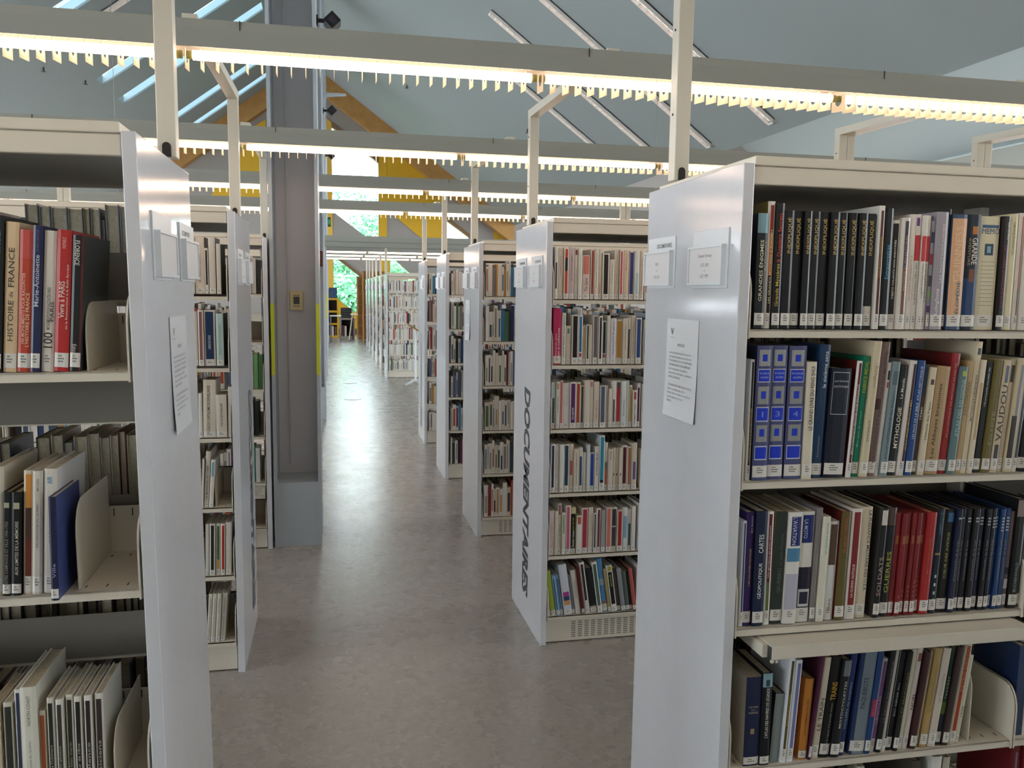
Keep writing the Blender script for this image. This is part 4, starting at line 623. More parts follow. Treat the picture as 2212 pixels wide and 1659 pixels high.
_nt.links.new(_f.outputs[0], _x.inputs[0]); _nt.links.new(_t.outputs[0], _x.inputs[1]); _nt.links.new(_g.outputs[0], _x.inputs[2]); _nt.links.new(_x.outputs[0], _o.inputs[0])
for k, wv in enumerate(WINS):
    mb = MB(); mb.prism([(x, z) for x, z in wv], YW + .15, YW + .16, 'y', GLASS)
    o = struct('window_%d' % (k + 1), mb)
# coloured panels (thin boards fixed on the wall)
def board(name, poly, m, t=.03, y=YW):
    mb = MB(); mb.prism(poly, y - t, y, 'y', m); return struct(name, mb)
board('trim_1', [(1.86, 3.49), (2.02, 3.49), (2.163, 3.735), (2.163, 7.3), (1.86, 7.55)], YEL)
board('trim_2', [(2.17, 4.83), (3.5, 3.77), (3.95, 3.49), (4.3, 3.49), (4.3, 5.8), (2.17, 7.3)], YEL)
board('trim_3', [(-.12, 0.22), (.09, .22), (.09, 8.0), (-.12, 8.2)], YEL2)
board('trim_4', [(.09, .22), (1.62, .22), (1.62, .84), (.855, .84), (.09, 1.51)], YEL)
board('trim_5', [(1.9, .3), (2.26, .3), (2.26, 3.2), (1.9, 3.2)], YEL)
board('trim_6', [(6.4, 3.6), (7.1, 3.6), (7.1, 4.1), (6.4, 4.65)], YEL)
board('trim_7', [(-4.4, 5.0), (-2.3, 5.0), (-2.3, 8.0), (-3.2, 7.4), (-3.2, 6.8)], YEL)
board('trim_8', [(-4.6, 3.4), (-2.9, 3.4), (-4.6, 5.0)], YEL)
board('trim_9', [(-2.3, 3.4), (-1.6, 3.4), (-1.6, 5.1), (-2.3, 4.7)], YEL)
board('trim_12', [(.1, 7.86), (1.845, 6.6), (1.845, 6.75), (.1, 8.02)], WOODR, .06)
board('trim_13', [(4.4, 4.56), (5.42, 3.85), (5.42, 3.98), (4.4, 4.7)], WOODR, .06)
board('trim_14', [(.2, 2.95), (1.62, 1.85), (1.62, 1.97), (.35, 2.95)], WOODR, .06)
# sloping glulam beams under the roof at the end wall
for nm, x0, z0, x1, z1, dz in (('trim_10', RIDX, RIDZ, EAVX, EAVZ, .75), ('trim_11', -6.4, zl(-6.4), RIDX, RIDZ, .75)):
    mb = MB(); mb.prism([(x0, z0), (x1, z1), (x1, z1 - dz), (x0, z0 - dz)], YW - .5, YW - .05, 'y', WOODB); struct(nm, mb)
mb = MB(); mb.box(-.12, 1.62, YW - .04, YW, 0, .22, mat('4c4238', .6)); struct('baseboard_back', mb)

# outside: lawn and trees
mb = MB(); mb.box(-60, 60, YW + .4, 110, -1.4, -1.2, mat('5f8a3c', .9, noise=('4d7a34', 2, 5), name='grass')); o = mb.build('lawn'); tag(o, 'green lawn outside beyond the end windows', 'lawn')
def tree(x, y, z0, hgt, r, cols, label, n=5200):
    root = thing('leafy_tree', label, 'tree', (x, y, z0), 'trees outside the end windows')
    mb = MB(); rr = random.Random(int(x * 31 + y))
    ms = [mat(c_, .7, name='leaf_' + c_) for c_ in cols]
    blobs = [(rr.gauss(0, r * .45), rr.gauss(0, r * .35), hgt * rr.uniform(.35, .95), r * rr.uniform(.3, .55)) for _ in range(15)]
    for _ in range(n):
        bx_, by_, bz_, br_ = rr.choice(blobs)
        u_ = Vector((rr.gauss(0, 1), rr.gauss(0, 1), rr.gauss(0, 1))).normalized() * br_ * rr.uniform(.75, 1.05)
        c_ = Vector((bx_, by_, bz_)) + u_
        a_ = Vector((rr.gauss(0, 1), rr.gauss(0, 1), rr.gauss(0, .5))).normalized() * .12
        b_ = a_.cross(Vector((rr.gauss(0, 1), rr.gauss(0, 1), rr.gauss(0, 1)))).normalized() * .08
        mb.face([c_ - a_, c_ + b_, c_ + a_, c_ - b_], ms[int(rr.random() * len(ms) * .999)])
    mb.build('foliage', root)
    mb = MB(); mb.prism([(.22 * math.cos(k * PI / 4), .22 * math.sin(k * PI / 4)) for k in range(8)], 0, hgt * .6, 'z', mat('4c3d2e', .9)); mb.build('trunk', root)
GR = ('8cc06c', '74a858', 'a4cc80', '5c904c')
GB = ('70ac84', '84bc96', '98cca8', '58906c')
tree(-2.2, 45, -1.2, 5.4, 3.0, GR, 'yellow green tree seen in the low window, left of the bush')
tree(1.6, 42, -1.2, 4.7, 2.4, GB, 'bluish green bush behind the low window, by the bookcase ends')
tree(5.2, 46.5, -1.2, 5.2, 3.0, GR, 'green tree seen above the far bookcases')
tree(2.2, 51.5, -1.2, 9.0, 2.2, GB, 'tall bluish tree against white sky in the upper window')
tree(-2.6, 52, -1.2, 4.8, 3.2, GB, 'more distant tree at the left edge of the low window')
tree(.2, 39.5, -1.2, 3.2, 1.9, GB, 'low shrub close outside the low window')

# ------------------------------------------------------------------ bookcases
STD = [1.692, 1.383, 1.074, .761, .451, .142]
FRONT = {('R', 0): [1.635, 1.237, .836, .437, .04], ('L', 0): [1.542, 1.052, .562, .09]}
def unit_matrix(side, k):
    if side == 'R' and k == 0:
        return Matrix.Translation((XR - .0024, Y1, 0)) @ Euler((0, .0024, -.0123)).to_matrix().to_4x4()
    if side == 'L' and k == 0:
        return Matrix.Translation((XL + .0112, YL, 0)) @ Euler((0, -.0112, -.0045)).to_matrix().to_4x4()
    dx = {('R', 1): -.0242, ('R', 2): -.0197, ('R', 3): .0029, ('R', 4): .013, ('L', 1): -.011, ('L', 2): -.0112}.get((side, k), .045 if side == 'R' else 0)
    y = {'R': Y1, 'L': YL}[side] + k * P
    if k >= 8: y = 16.6 + (k - 8) * 1.8426; dx = .055
    return Matrix.Translation(((XR if side == 'R' else XL) + dx, y, 0))
CASENAME = {('R', 0): 'nearest right bookcase', ('L', 0): 'nearest left bookcase'}
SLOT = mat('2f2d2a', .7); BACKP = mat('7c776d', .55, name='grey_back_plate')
def bookcase(side, k, bays, label, plinth_perf=True, text=False, far=False):
    s = 1 if side == 'R' else -1
    M = unit_matrix(side, k)
    root = thing('bookcase', label, 'bookcase', group='double sided library bookcases')
    root.matrix_world = M
    W = .033 + bays * .9
    mb = MB(); mb.box(0, s * .030, 0, D, 0.0, 2.05, LAMINATE)
    if side == 'R' and k == 0: mb.v = [(v[0], v[1], v[2]) for v in mb.v]
    pn = mb.build('end_panel', root, bevel=.0025 if not far else 0)
    if text:
        mb = MB()
        if side == 'R': put_text(mb, 'DOCUMENTAIRES', (-.0006, .41, 1.237), (0, 0, -1), (0, -1, 0), 1.10, .135, LETTER, bold=.045, shear=.15)
        else: put_text(mb, 'DOCUMENTAIRES', (.0006, .41, 1.233), (0, 0, -1), (0, 1, 0), 1.12, .15, LETTER, bold=.045, shear=.15)
        lt = mb.build('lettering', pn); lt['label'] = 'grey vertical DOCUMENTAIRES lettering'
    mb = MB(); mb.box(s * .033, s * W, .005, D - .005, 2.046, 2.07, METAL)
    mb.box(s * .033, s * W, .012, .03, 2.0, 2.046, METAL); mb.box(s * .033, s * W, D - .03, D - .012, 2.0, 2.046, METAL)
    mb.box(s * .033, s * W, .03, D - .03, 2.0, 2.02, SHADEIN)
    mb.build('canopy', root, bevel=.003 if not far else 0)
    for b in range(bays + 1):
        x0 = .035 + b * .9
        mb = MB(); mb.box(s * x0, s * (x0 + .03), D / 2 - .035, D / 2 + .035, 0, 2.0, METAL)
        mb.box(s * (x0 + .013), s * (x0 + .017), D / 2 - .036, D / 2 - .0345, .1, 1.95, SLOT)
        mb.build('upright', root)
    for b in range(bays):
        xa, xb = .041 + b * .9, .041 + b * .9 + .885
        # plinth
        for sd in (0, 1):
            mb = MB(); y0 = .03 if not sd else D - .045
            top = .118
            if FRONT.get((side, k)) and not sd: top = .03
            mb.box(s * (xa - .005), s * (xb + .005), y0, y0 + .015, 0.006, top, METAL)
            if plinth_perf and not sd and top > .05:
                nx = 13
                for r in range(9):
                    for q_ in range(int(.68 / .034)):
                        xx = xa + .125 + q_ * .034
                        mb.box(s * xx, s * (xx + .022), y0 - .0008, y0, .024 + r * .0096, .0268 + r * .0096, SLOT)
            mb.build('plinth', root)
        for sd in (0, 1):
            lv = FRONT.get((side, k), STD) if not sd else STD
            for z in lv:
                if z < .06: z = .06
                mb = MB()
                if not sd: ya, yb = .012, .325
                else: ya, yb = D - .325, D - .012
                mb.box(s * xa, s * xb, ya, yb, z - .004, z, METAL)
                fy = (ya, ya + .003) if not sd else (yb - .003, yb)
                mb.box(s * xa, s * xb, fy[0], fy[1], z - .021, z, METAL)
                by = (yb - .012, yb - .009) if not sd else (ya + .009, ya + .012)
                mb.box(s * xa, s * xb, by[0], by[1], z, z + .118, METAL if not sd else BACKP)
                if k <= 1:
                    for q_ in range(20):
                        xx = xa + .03 + q_ * .044
                        if not sd:
                            mb.box(s * xx, s * (xx + .0025), by[0] - .0006, by[0], z + .092, z + .112, SLOT)
                            mb.box(s * xx, s * (xx + .0025), ya + .03, ya + .045, z, z + .0006, SLOT)
                            mb.box(s * xx, s * (xx + .0025), yb - .06, yb - .045, z, z + .0006, SLOT)
                        else:
                            mb.box(s * xx, s * (xx + .0025), by[1], by[1] + .0006, z + .092, z + .104, SLOT)
                o = mb.build('shelf', root, bevel=0)
                if far or (sd and k > 1): continue
                # rounded side bracket at both ends of the shelf
                for e, xx in ((0, xa - .0045), (1, xb + .0015)):
                    prof = []
                    y_f = .008; R_ = .05
                    zt = z + .165
                    pts = [(y_f, z - .024)]
                    for q_ in range(7):
                        a = PI - q_ * PI / 12
                        pts.append((y_f + R_ + R_ * math.cos(a), zt - R_ * 1.5 + R_ * 1.5 * math.sin(a)))
                    pts += [(.31, zt), (.32, z - .024)]
                    if sd: pts = [(D - p[0], p[1]) for p in pts]
                    mb = MB(); mb.prism(pts, s * xx, s * (xx + .004), 'x', METAL); mb.build('bracket', o)
    return root, M

CASES = {}
def case(side, k, bays, label, **kw):
    CASES[(side, k)] = bookcase(side, k, bays, label, **kw)
case('R', 0, 2, 'largest white bookcase filling the right side, full of oversized books', plinth_perf=False)
case('L', 0, 2, 'white bookcase cut by the left picture edge, with empty shelf ends', plinth_perf=False)
case('R', 1, 4, 'white bookcase with large DOCUMENTAIRES lettering, right of the aisle', text=True)
case('L', 1, 3, 'narrow looking white bookcase lettered DOCUMENTAIRES, left of the aisle', text=True)
case('R', 2, 3, 'third white bookcase on the right of the aisle')
case('R', 3, 3, 'fourth white bookcase on the right of the aisle', far=True)
case('R', 4, 3, 'fifth white bookcase on the right with small faraway DOCUMENTAIRES lettering', far=True, text=True)
case('R', -1, 2, 'white bookcase beside the camera on the right, outside the picture', far=True, plinth_perf=False)  # unseen, added to block light from behind the camera
case('L', -1, 2, 'white bookcase beside the camera on the left, outside the picture', far=True, plinth_perf=False)  # unseen too, added as a light blocker on the left
case('L', 2, 2, 'white bookcase standing directly beside the grey steel column')
case('L', 3, 3, 'fourth left bookcase, almost entirely hidden behind the column', far=True)
nth = ['first', 'second', 'third', 'fourth', 'fifth', 'sixth']
for i in range(6):
    case('R', 8 + i, 2 if i == 0 else 1, ['distant bookcase whose whole book filled front is visible past the gap', 'end panel edge just behind the distant open fronted bookcase', 'third panel edge in the far row of bookcases', 'fourth panel edge in the far row of bookcases', 'fifth panel edge in the far row of bookcases', 'farthest narrow white end panel of the far row'][i], far=True, plinth_perf=False)

# pulled-out reference tray under the third shelf of the nearest right bookcase
M0 = CASES[('R', 0)][1]
mb = MB(); mb.box(.112, .90, -.052, .26, .806, .81, METAL); mb.box(.112, .90, -.055, -.052, .774, .81, METAL)
o = mb.build('pull_out_tray', bevel=.002); o.matrix_world = M0; tag(o, 'cream steel tray pulled out under the third shelf of the right bookcase', 'tray')
mb = MB(); mb.box(.098, .112, -.03, .26, .772, .806, METAL); mb.box(.90, .912, -.03, .26, .772, .806, METAL)
for q_ in (.112, .124):
    mb.cyl((q_, -.05, .768), .005, .006, 'x', METAL, 8)
mb.build('side_rail', o)

# shelf dividers (bookends)
def bookend(M, x, z, dep, hgt, label, y0=.03, thick=.003):
    mb = MB(); R_ = .06
    pts = [(y0, z + .001), (y0, z + hgt - R_ * 1.3)]
    for q_ in range(7):
        a = PI - q_ * PI / 12
        pts.append((y0 + R_ + R_ * math.cos(a), z + hgt - R_ * 1.3 + R_ * 1.3 * math.sin(a)))
    pts += [(dep, z + hgt), (dep, z + .001)]
    mb.prism(pts, x, x + thick, 'x', METAL)
    mb.box(x - .03, x, y0 + .05, dep - .03, z + .001, z + .0022, METAL)
    o = mb.build('bookend'); o.matrix_world = M; tag(o, label, 'bookend'); return o
ML0 = CASES[('L', 0)][1]
bookend(ML0, -.128, 1.542, .30, .15, 'pale steel bookend to the right of the FLORENCE book')
bookend(ML0, -.171, 1.052, .30, .20, 'white rounded bookend beside the navy book on the half empty shelf')
bookend(ML0, -.118, .562, .30, .16, 'bookend after the white framed volumes, lower left corner')
bookend(M0, .80, .437, .30, .23, 'grey white bookend plate on the empty shelf end at lower right')
bookend(CASES[('L', 1)][1], -.112, .761, .30, .13, 'small bookend behind the leaning LA REVANCHE book')

# ------------------------------------------------------------------ books
def bookmesh(b, top=True):
    x0, w_, h_, sp_, cv, lean, dep, bands, texts, desc, stick = b
    dep = dep or (.21 if h_ > .265 else .165)
    hard = 0.0022 if w_ > .014 else .0008
    t = min(.0025, w_ * .16)
    gl = .12
    ms = mat(sp_, .42, coat=gl, spec=.35, name='cover_' + sp_)
    mc = mat(cv, .42, coat=gl, spec=.35, name='cover_' + cv) if cv else ms
    mb = MB()
    prof = [(0, dep), (0, 0), (w_ * .25, -hard), (w_ * .75, -hard), (w_, 0), (w_, dep), (w_ - t, dep), (w_ - t, t), (t, t), (t, dep)]
    mids = [mc, ms, ms, ms, mc, mc, mc, mc, mc, mc]
    n = len(prof); i = len(mb.v)
    mb.v += [(p[0], p[1], 0) for p in prof] + [(p[0], p[1], h_) for p in prof]
    for q_ in range(n):
        mb.f.append((i + q_, i + (q_ + 1) % n, i + n + (q_ + 1) % n, i + n + q_)); mb.mi.append(mb.slot(mids[q_]))
    for caps in ((0, 1, 8, 9), (1, 2, 3, 4, 7, 8), (4, 5, 6, 7)):
        mb.f.append(tuple(i + c_ for c_ in caps)[::-1]); mb.mi.append(mb.slot(mc))
        mb.f.append(tuple(i + n + c_ for c_ in caps)); mb.mi.append(mb.slot(mc))
    o = mb.build('book')
    mb = MB(); mb.box(t, w_ - t, t, dep - .003, .003, h_ - .003, PAGES); mb.build('page_block', o)
    def yb(fx): return -hard * min(1, fx / .25, (1 - fx) / .25)
    if bands:
        mb = MB(); off = .0003
        for (a, c_, z0, z1, col) in bands:
            xs = [a] + [q_ for q_ in (.25, .75) if a < q_ < c_] + [c_]
            m_ = mat(col, .42, coat=gl, spec=.35, name='print_' + col)
            for u0, u1 in zip(xs, xs[1:]):
                mb.face([(u0 * w_, yb(u0) - off, z0 * h_), (u1 * w_, yb(u1) - off, z0 * h_), (u1 * w_, yb(u1) - off, z1 * h_), (u0 * w_, yb(u0) - off, z1 * h_)], m_)
            off += .00004
        mb.build('spine_band', o)
    if texts:
        mb = MB(); yo = -hard - .0010
        for (s_, z0, z1, xc, hf, col, d_) in texts:
            m_ = mat(col, .5, name='ink_' + col)
            L = (z1 - z0) * h_; H_ = hf * w_
            if s_ == '1': xc, hf, H_ = .5, .09, .09 * w_
            if d_ == 'u': put_text(mb, s_, ((xc + hf / 2) * w_, yo, z0 * h_), (0, 0, 1), (-1, 0, 0), L, H_, m_, bold=.008)
            elif d_ == 'd': put_text(mb, s_, ((xc - hf / 2) * w_, yo, z1 * h_), (0, 0, -1), (1, 0, 0), L, H_, m_, bold=.008)
            else: put_text(mb, s_, ((xc - hf / 2) * w_, yo, z0 * h_), (1, 0, 0), (0, 0, 1), H_, L, m_)
        mb.build('spine_title', o)
    if stick:
        mb = MB(); z0, z1 = .005 + (.004 if h_ > .28 else 0), (.040 if h_ > .265 else .026)
        for u0, u1 in ((.02, .25), (.25, .75), (.75, .98)):
            mb.face([(u0 * w_, yb(u0) - .0006, z0), (u1 * w_, yb(u1) - .0006, z0), (u1 * w_, yb(u1) - .0006, z1), (u0 * w_, yb(u0) - .0006, z1)], STICK)
        for q_, (fa, fb) in enumerate(((.3, .55), (.27, .72), (.3, .66))):
            zz = z1 - .008 - q_ * .006
            if zz > z0 + .003:
                for u in range(4):
                    ua = fa + (fb - fa) * u / 4
                    mb.face([(ua * w_, -hard - .0009, zz), ((ua + (fb - fa) / 6) * w_, -hard - .0009, zz), ((ua + (fb - fa) / 6) * w_, -hard - .0009, zz + .003), (ua * w_, -hard - .0009, zz + .003)], INK)
        mb.build('call_number_label', o)
    return o
ORD = 'first second third fourth fifth sixth seventh eighth ninth tenth eleventh twelfth thirteenth fourteenth fifteenth sixteenth seventeenth eighteenth nineteenth'.split()
def ordi(n):
    if n < 19: return ORD[n]
    tens = {2: 'twenty', 3: 'thirty'}[(n + 1) // 10]
    return ({2: 'twentieth', 3: 'thirtieth'}[(n + 1) // 10] if (n + 1) % 10 == 0 else tens + '-' + ORD[(n + 1) % 10 - 1])
def mklabel(desc, od, phrase):
    a = '%s, %s on %s' % (desc, od, phrase)
    if len(a.replace(',', ' ').split()) > 15: a = '%s, %s' % (desc, phrase)
    return a
_r = []
for x_, w_, h_, c_, d_ in ((.20, .03, .33, '3c4a5c', 'slate book barely showing'), (.235, .025, .345, '22242a', 'dark book barely showing'), (.30, .028, .335, '2c3c5c', 'blue book barely showing'), (.335, .02, .34, '8c8678', 'grey book barely showing'), (.36, .03, .345, '1c1e20', 'black book barely showing'), (.42, .022, .34, 'c8c0b0', 'cream book barely showing'), (.60, .028, .335, '4a4640', 'brown grey book barely showing'), (.66, .032, .345, 'd4d2ca', 'white book barely showing'), (.70, .022, .338, 'b8b0a0', 'beige book barely showing')):
    _r.append((x_, w_, h_, c_, '', 3, 0, [], [], d_, 1))
for q_ in range(4): _r.append((.95 + q_ * .036, .034, .345, '6c1c22', '', 0, 0, [(.4, .6, .1, .95, '8c6c88')], [], ['first', 'second', 'third', 'last'][q_] + ' striped dark red volume at the corner', 1))
ROWS.append(('R0e', 'R', 0, .06, .025, 'bottom shelf, nearest right bookcase', _r))
for key, side, k, z, dy, phrase, bs in ROWS:
    M = unit_matrix(side, k)
    for i, b in enumerate(bs):
        o = bookmesh(b)
        x0, w_, lean = b[0], b[1], math.radians(b[5])
        out = 0.0 if key != 'L0b' or i < 6 else -.055
        yj = dy + out - .002 + .004 * math.sin(i * 2.3 + z * 7)
        if abs(lean) < 1e-4: L_ = Matrix.Translation((x0, yj, z + .0004))
        elif lean > 0: L_ = Matrix.Translation((x0 + w_, yj, z + .0004)) @ Matrix.Rotation(lean, 4, 'Y') @ Matrix.Translation((-w_, 0, 0))
        else: L_ = Matrix.Translation((x0, yj, z + .0004)) @ Matrix.Rotation(lean, 4, 'Y')
        o.matrix_world = M @ L_
        tag(o, mklabel(b[9], ordi(i), phrase), 'book', 'books on the ' + phrase.replace(', ', ' of the '))

# books of the reverse side of the nearest left bookcase, their fore-edges turned to us
def backrow(side, k, z, lst, phrase, grp):
    M = unit_matrix(side, k)
    for i, (xa, xb, h_, col, desc) in enumerate(lst):
        b = (0, xb - xa - .001, h_, col, '', 0, .17, [], [], desc, 0)
        o = bookmesh(b)
        o.matrix_world = M @ Matrix.Translation((xb, D - .03, z + .0005)) @ Matrix.Rotation(PI, 4, 'Z')
        tag(o, desc + ', ' + ordi(i) + ' on ' + phrase, 'book', grp)
backrow('L', 0, 1.692, [(-.372, -.340, .245, '6c6e70', 'dark grey hardback'), (-.339, -.312, .24, '85878a', 'grey hardback'), (-.311, -.272, .238, '8d8f90', 'grey hardback with raised boards'), (-.271, -.235, .236, '8a8c8c', 'mid grey hardback'), (-.234, -.218, .236, '857a58', 'olive hardback'), (-.217, -.193, .236, '82858a', 'slim grey hardback'), (-.192, -.182, .21, '4a4542', 'short brown book'), (-.181, -.147, .247, '90929a', 'tall grey hardback'), (-.146, -.12, .244, '82878e', 'blue grey hardback'), (-.119, -.095, .243, '5c5c5c', 'plain grey hardback'), (-.0945, -.06, .24, '80744e', 'thick olive hardback'), (-.059, -.045, .235, '66666a', 'narrow grey hardback')],
        'reverse side, above the red books at left', 'hardbacks on the reverse side of the nearest left bookcase')
backrow('L', 0, 1.074, [(-.38, -.345, .255, '57504a', 'brown backed book'), (-.344, -.315, .26, 'bdb6a6', 'white paperback'), (-.314, -.29, .24, '466084', 'slim blue paperback'), (-.289, -.255, .255, 'c6c0b2', 'cream paperback'), (-.254, -.225, .262, 'c2bcae', 'cream paperback'), (-.224, -.2, .25, 'bcb6a8', 'pale paperback'), (-.199, -.178, .255, 'c8c2b6', 'ivory paperback'), (-.177, -.158, .265, '5c2a20', 'dark red hardback'), (-.157, -.128, .255, 'c4bca8', 'cream and blue paperback'), (-.127, -.11, .24, 'b4b0a6', 'thin grey white book'), (-.109, -.09, .24, 'b8b4aa', 'thin white book'), (-.089, -.066, .25, '9a968e', 'grey paperback'), (-.065, -.045, .25, '9c9890', 'light grey paperback')],
        'reverse side, behind the archaeology books', 'paperbacks on the reverse side of the nearest left bookcase')

# all remaining, smaller books of the room
STF = MB(); SR = random.Random(11)
PALW = ['d9d3c8', 'd0c6b4', 'dcdad6', 'cfcabc', 'd8d0c8', 'c8c2b4']
PALC = ['2a2d33', '1f3458', '8a2a2c', '4c6c4c', '2c6c94', 'b0803c', '5c2040', '77706a', 'a84a34', '3a4a5c', '16171a', '54607c']
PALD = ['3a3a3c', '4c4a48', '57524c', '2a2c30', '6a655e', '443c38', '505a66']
FARW = []
def stuffrow(side, k, z, xa, xb, back=False, dark=False, fill=1.0, hmin=.19, hmax=.245, grp=None):
    s = 1 if side == 'R' else -1
    M = unit_matrix(side, k); x = xa; end = xa + (xb - xa) * fill
    while x < end:
        w_ = SR.uniform(.011, .032); h_ = SR.uniform(hmin, hmax); d_ = SR.uniform(.13, .18)
        if x + w_ > end: break
        y0 = .026 + SR.uniform(0, .008)
        yA, yB = (y0, y0 + d_) if not back else (D - y0 - d_, D - y0)
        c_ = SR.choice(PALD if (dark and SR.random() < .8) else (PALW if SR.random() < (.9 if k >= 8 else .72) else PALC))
        m_ = mat(c_, .4, coat=.2, name='cover_' + c_)
        X0, X1 = (x, x + w_ - .0015) if s > 0 else (-x - w_ + .0015, -x)
        def addbox(x0, x1, a, b_, z0, z1, mm):
            i = len(STF.v)
            for p in ((x0, a, z0), (x1, a, z0), (x1, b_, z0), (x0, b_, z0), (x0, a, z1), (x1, a, z1), (x1, b_, z1), (x0, b_, z1)):
                STF.v.append(tuple(M @ Vector(p)))
            for f in ((0, 3, 2, 1), (4, 5, 6, 7), (0, 1, 5, 4), (1, 2, 6, 5), (2, 3, 7, 6), (3, 0, 4, 7)):
                STF.f.append(tuple(i + q_ for q_ in f)); STF.mi.append(STF.slot(mm))
        t = .002
        if not back:
            addbox(X0, X0 + t, yA, yB, z, z + h_, m_); addbox(X1 - t, X1, yA, yB, z, z + h_, m_); addbox(X0 + t, X1 - t, yA, yA + t, z, z + h_, m_)
            addbox(X0 + t, X1 - t, yA + t, yB - .002, z + .002, z + h_ - .003, PAGES)
            if c_ in PALW and SR.random() < (.3 if k >= 8 else .75):
                cc = SR.choice(PALC + ['8a8278', 'a09a90']); mm = mat(cc, .4, coat=.2, name='print_' + cc)
                fa, fb = SR.uniform(.1, .2), SR.uniform(.55, .97); cw = SR.choice((.12, .2, .3)) * w_; xm = (X0 + X1) / 2
                addbox(xm - cw, xm + cw, yA - .0006, yA, z + fa * h_, z + fb * h_, mm)
        else:
            addbox(X0, X0 + t, yA, yB, z, z + h_, m_); addbox(X1 - t, X1, yA, yB, z, z + h_, m_); addbox(X0 + t, X1 - t, yB - t, yB, z, z + h_, m_)
            addbox(X0 + t, X1 - t, yA + .003, yB - t, z + .002, z + h_ - .003, PAGES)
        x += w_
F0 = FRONT[('R', 0)]
for z in F0[:4]: stuffrow('R', 0, z, .955, 1.8, hmin=.25, hmax=.31)
for z in STD[:5]:
    for b in range(2): stuffrow('R', 0, z, .06 + b * .9, .9 + b * .9, back=True, dark=True, fill=.95)
for z in (1.542, 1.052): stuffrow('L', 0, z, .38, 1.6, hmin=.25, hmax=.31)
stuffrow('L', 0, .562, .4, 1.6, hmin=.25, hmax=.31)
for z in (1.692, 1.074): stuffrow('L', 0, z, .4, 1.7, back=True, dark=True)
for z in (1.383, .761, .451): stuffrow('L', 0, z, .06, 1.7, back=True, dark=True, fill=.95)
for z in STD:
    stuffrow('R', 1, z, .50, .9); 
    for b in (1, 2, 3): stuffrow('R', 1, z, .06 + b * .9, .9 + b * .9, fill=SR.uniform(.8, 1))
    stuffrow('R', 1, z, .06, 1.8, back=True, dark=True)
    stuffrow('L', 1, z, .215, .9, fill=1); stuffrow('L', 1, z, .98, 1.8); stuffrow('L', 1, z, .2, 1.8, back=True, dark=True, hmax=.22)
    for kk in (2, 3, 4):
        stuffrow('R', kk, z, .055, .9, fill=1); stuffrow('R', kk, z, .97, 1.8, fill=.9)
        if kk < 4: stuffrow('R', kk, z, .06, .9, back=True, dark=True)
    stuffrow('R', 8, z, .05, .9); stuffrow('R', 8, z, .96, 1.8)
    for kk in (9, 10, 11, 12, 13): stuffrow('R', kk, z, .1, .9, fill=.9)
    stuffrow('L', 2, z, .14, .9); stuffrow('L', 2, z, .2, .9, back=True, dark=True)
# the few books at the open end of the third left bookcase
def one(side, k, x0, w_, h_, z, col, M=None):
    M = unit_matrix(side, k); m_ = mat(col, .4, coat=.2, name='cover_' + col); i = len(STF.v)
    for p in ((x0, .03, z), (x0 + w_, .03, z), (x0 + w_, .18, z), (x0, .18, z), (x0, .03, z + h_), (x0 + w_, .03, z + h_), (x0 + w_, .18, z + h_), (x0, .18, z + h_)): STF.v.append(tuple(M @ Vector(p)))
    for f in ((0, 3, 2, 1), (4, 5, 6, 7), (0, 1, 5, 4), (1, 2, 6, 5), (2, 3, 7, 6), (3, 0, 4, 7)): STF.f.append(tuple(i + q_ for q_ in f)); STF.mi.append(STF.slot(m_))
for z, cols in ((1.692, ['cfc8bc', 'bcb8b0', '1c1c1e']), (1.074, ['c8c8bc', '6c9a68', '3f6a3c']), (.451, ['3c9a6c', 'c8ccc8']), (.761, ['1e1c1c', '16181a'])):
    for q_, c_ in enumerate(cols): one('L', 2, -.13 + q_ * .03, .026, .24 - .012 * q_, z, c_)
o = STF.build('books'); tag(o, 'the smaller and more distant library books on all remaining shelves', 'books', 'remaining library books', 'stuff')

# ------------------------------------------------------------------ signs and notices on the end panels
def holder(side, k, ya, lines, label, tab=None, z0=1.74):
    s = 1 if side == 'R' else -1
    M = unit_matrix(side, k)
    root = thing('sign_holder', label, 'sign', group='sign holders on the end panels'); root.matrix_world = M @ Matrix.Translation((0, ya, z0))
    mb = MB(); mb.box(0, -s * .004, 0, .222, 0, .157, CARDFR); bp = mb.build('backplate', root, bevel=.001)
    mb = MB()
    for a, b_, c_, d_ in ((.008, .224, .008, .014), (.008, .224, .108, .114), (.008, .014, .014, .108), (.218, .224, .014, .108)):
        mb.box(-s * .004, -s * .018, a, b_, c_, d_, CARDFR)
    mb.box(-s * .004, -s * .014, .014, .218, .014, .108, CARDFR)
    mb.build('frame', root)
    mb = MB(); mb.box(-s * .014, -s * .0146, .015, .217, .015, .107, CARD); cd = mb.build('card', root)
    mb = MB(); c = .116
    for (t, zc, hh, ww) in lines:
        if side == 'R': put_text(mb, t, (-.0149, c + ww / 2, zc), (0, -1, 0), (0, 0, 1), ww, hh, mat('6c666a', .6))
        else: put_text(mb, t, (.0149, c - ww / 2, zc), (0, 1, 0), (0, 0, 1), ww, hh, mat('6c666a', .6))
    if mb.v: mb.build('lettering', cd)
    if tab:
        mb = MB()
        if side == 'R': put_text(mb, tab, (-.0043, .145, .124), (0, -1, 0), (0, 0, 1), .12, .013, LETTER, bold=.01)
        else: put_text(mb, tab, (.0043, .03, .124), (0, 1, 0), (0, 0, 1), .12, .013, LETTER, bold=.01)
        mb.build('heading', bp)
GF = [('Grands Formats', .083, .009, .085), ('G.F. 001', .058, .009, .05), ('à', .045, .005, .006), ('G.F. 999', .028, .009, .05)]
DC = [('001', .070, .009, .024), ('à', .052, .006, .007), ('155.93', .030, .009, .045)]
holder('R', 0, .062, GF, 'Grands Formats sign holder on the nearest right end panel')
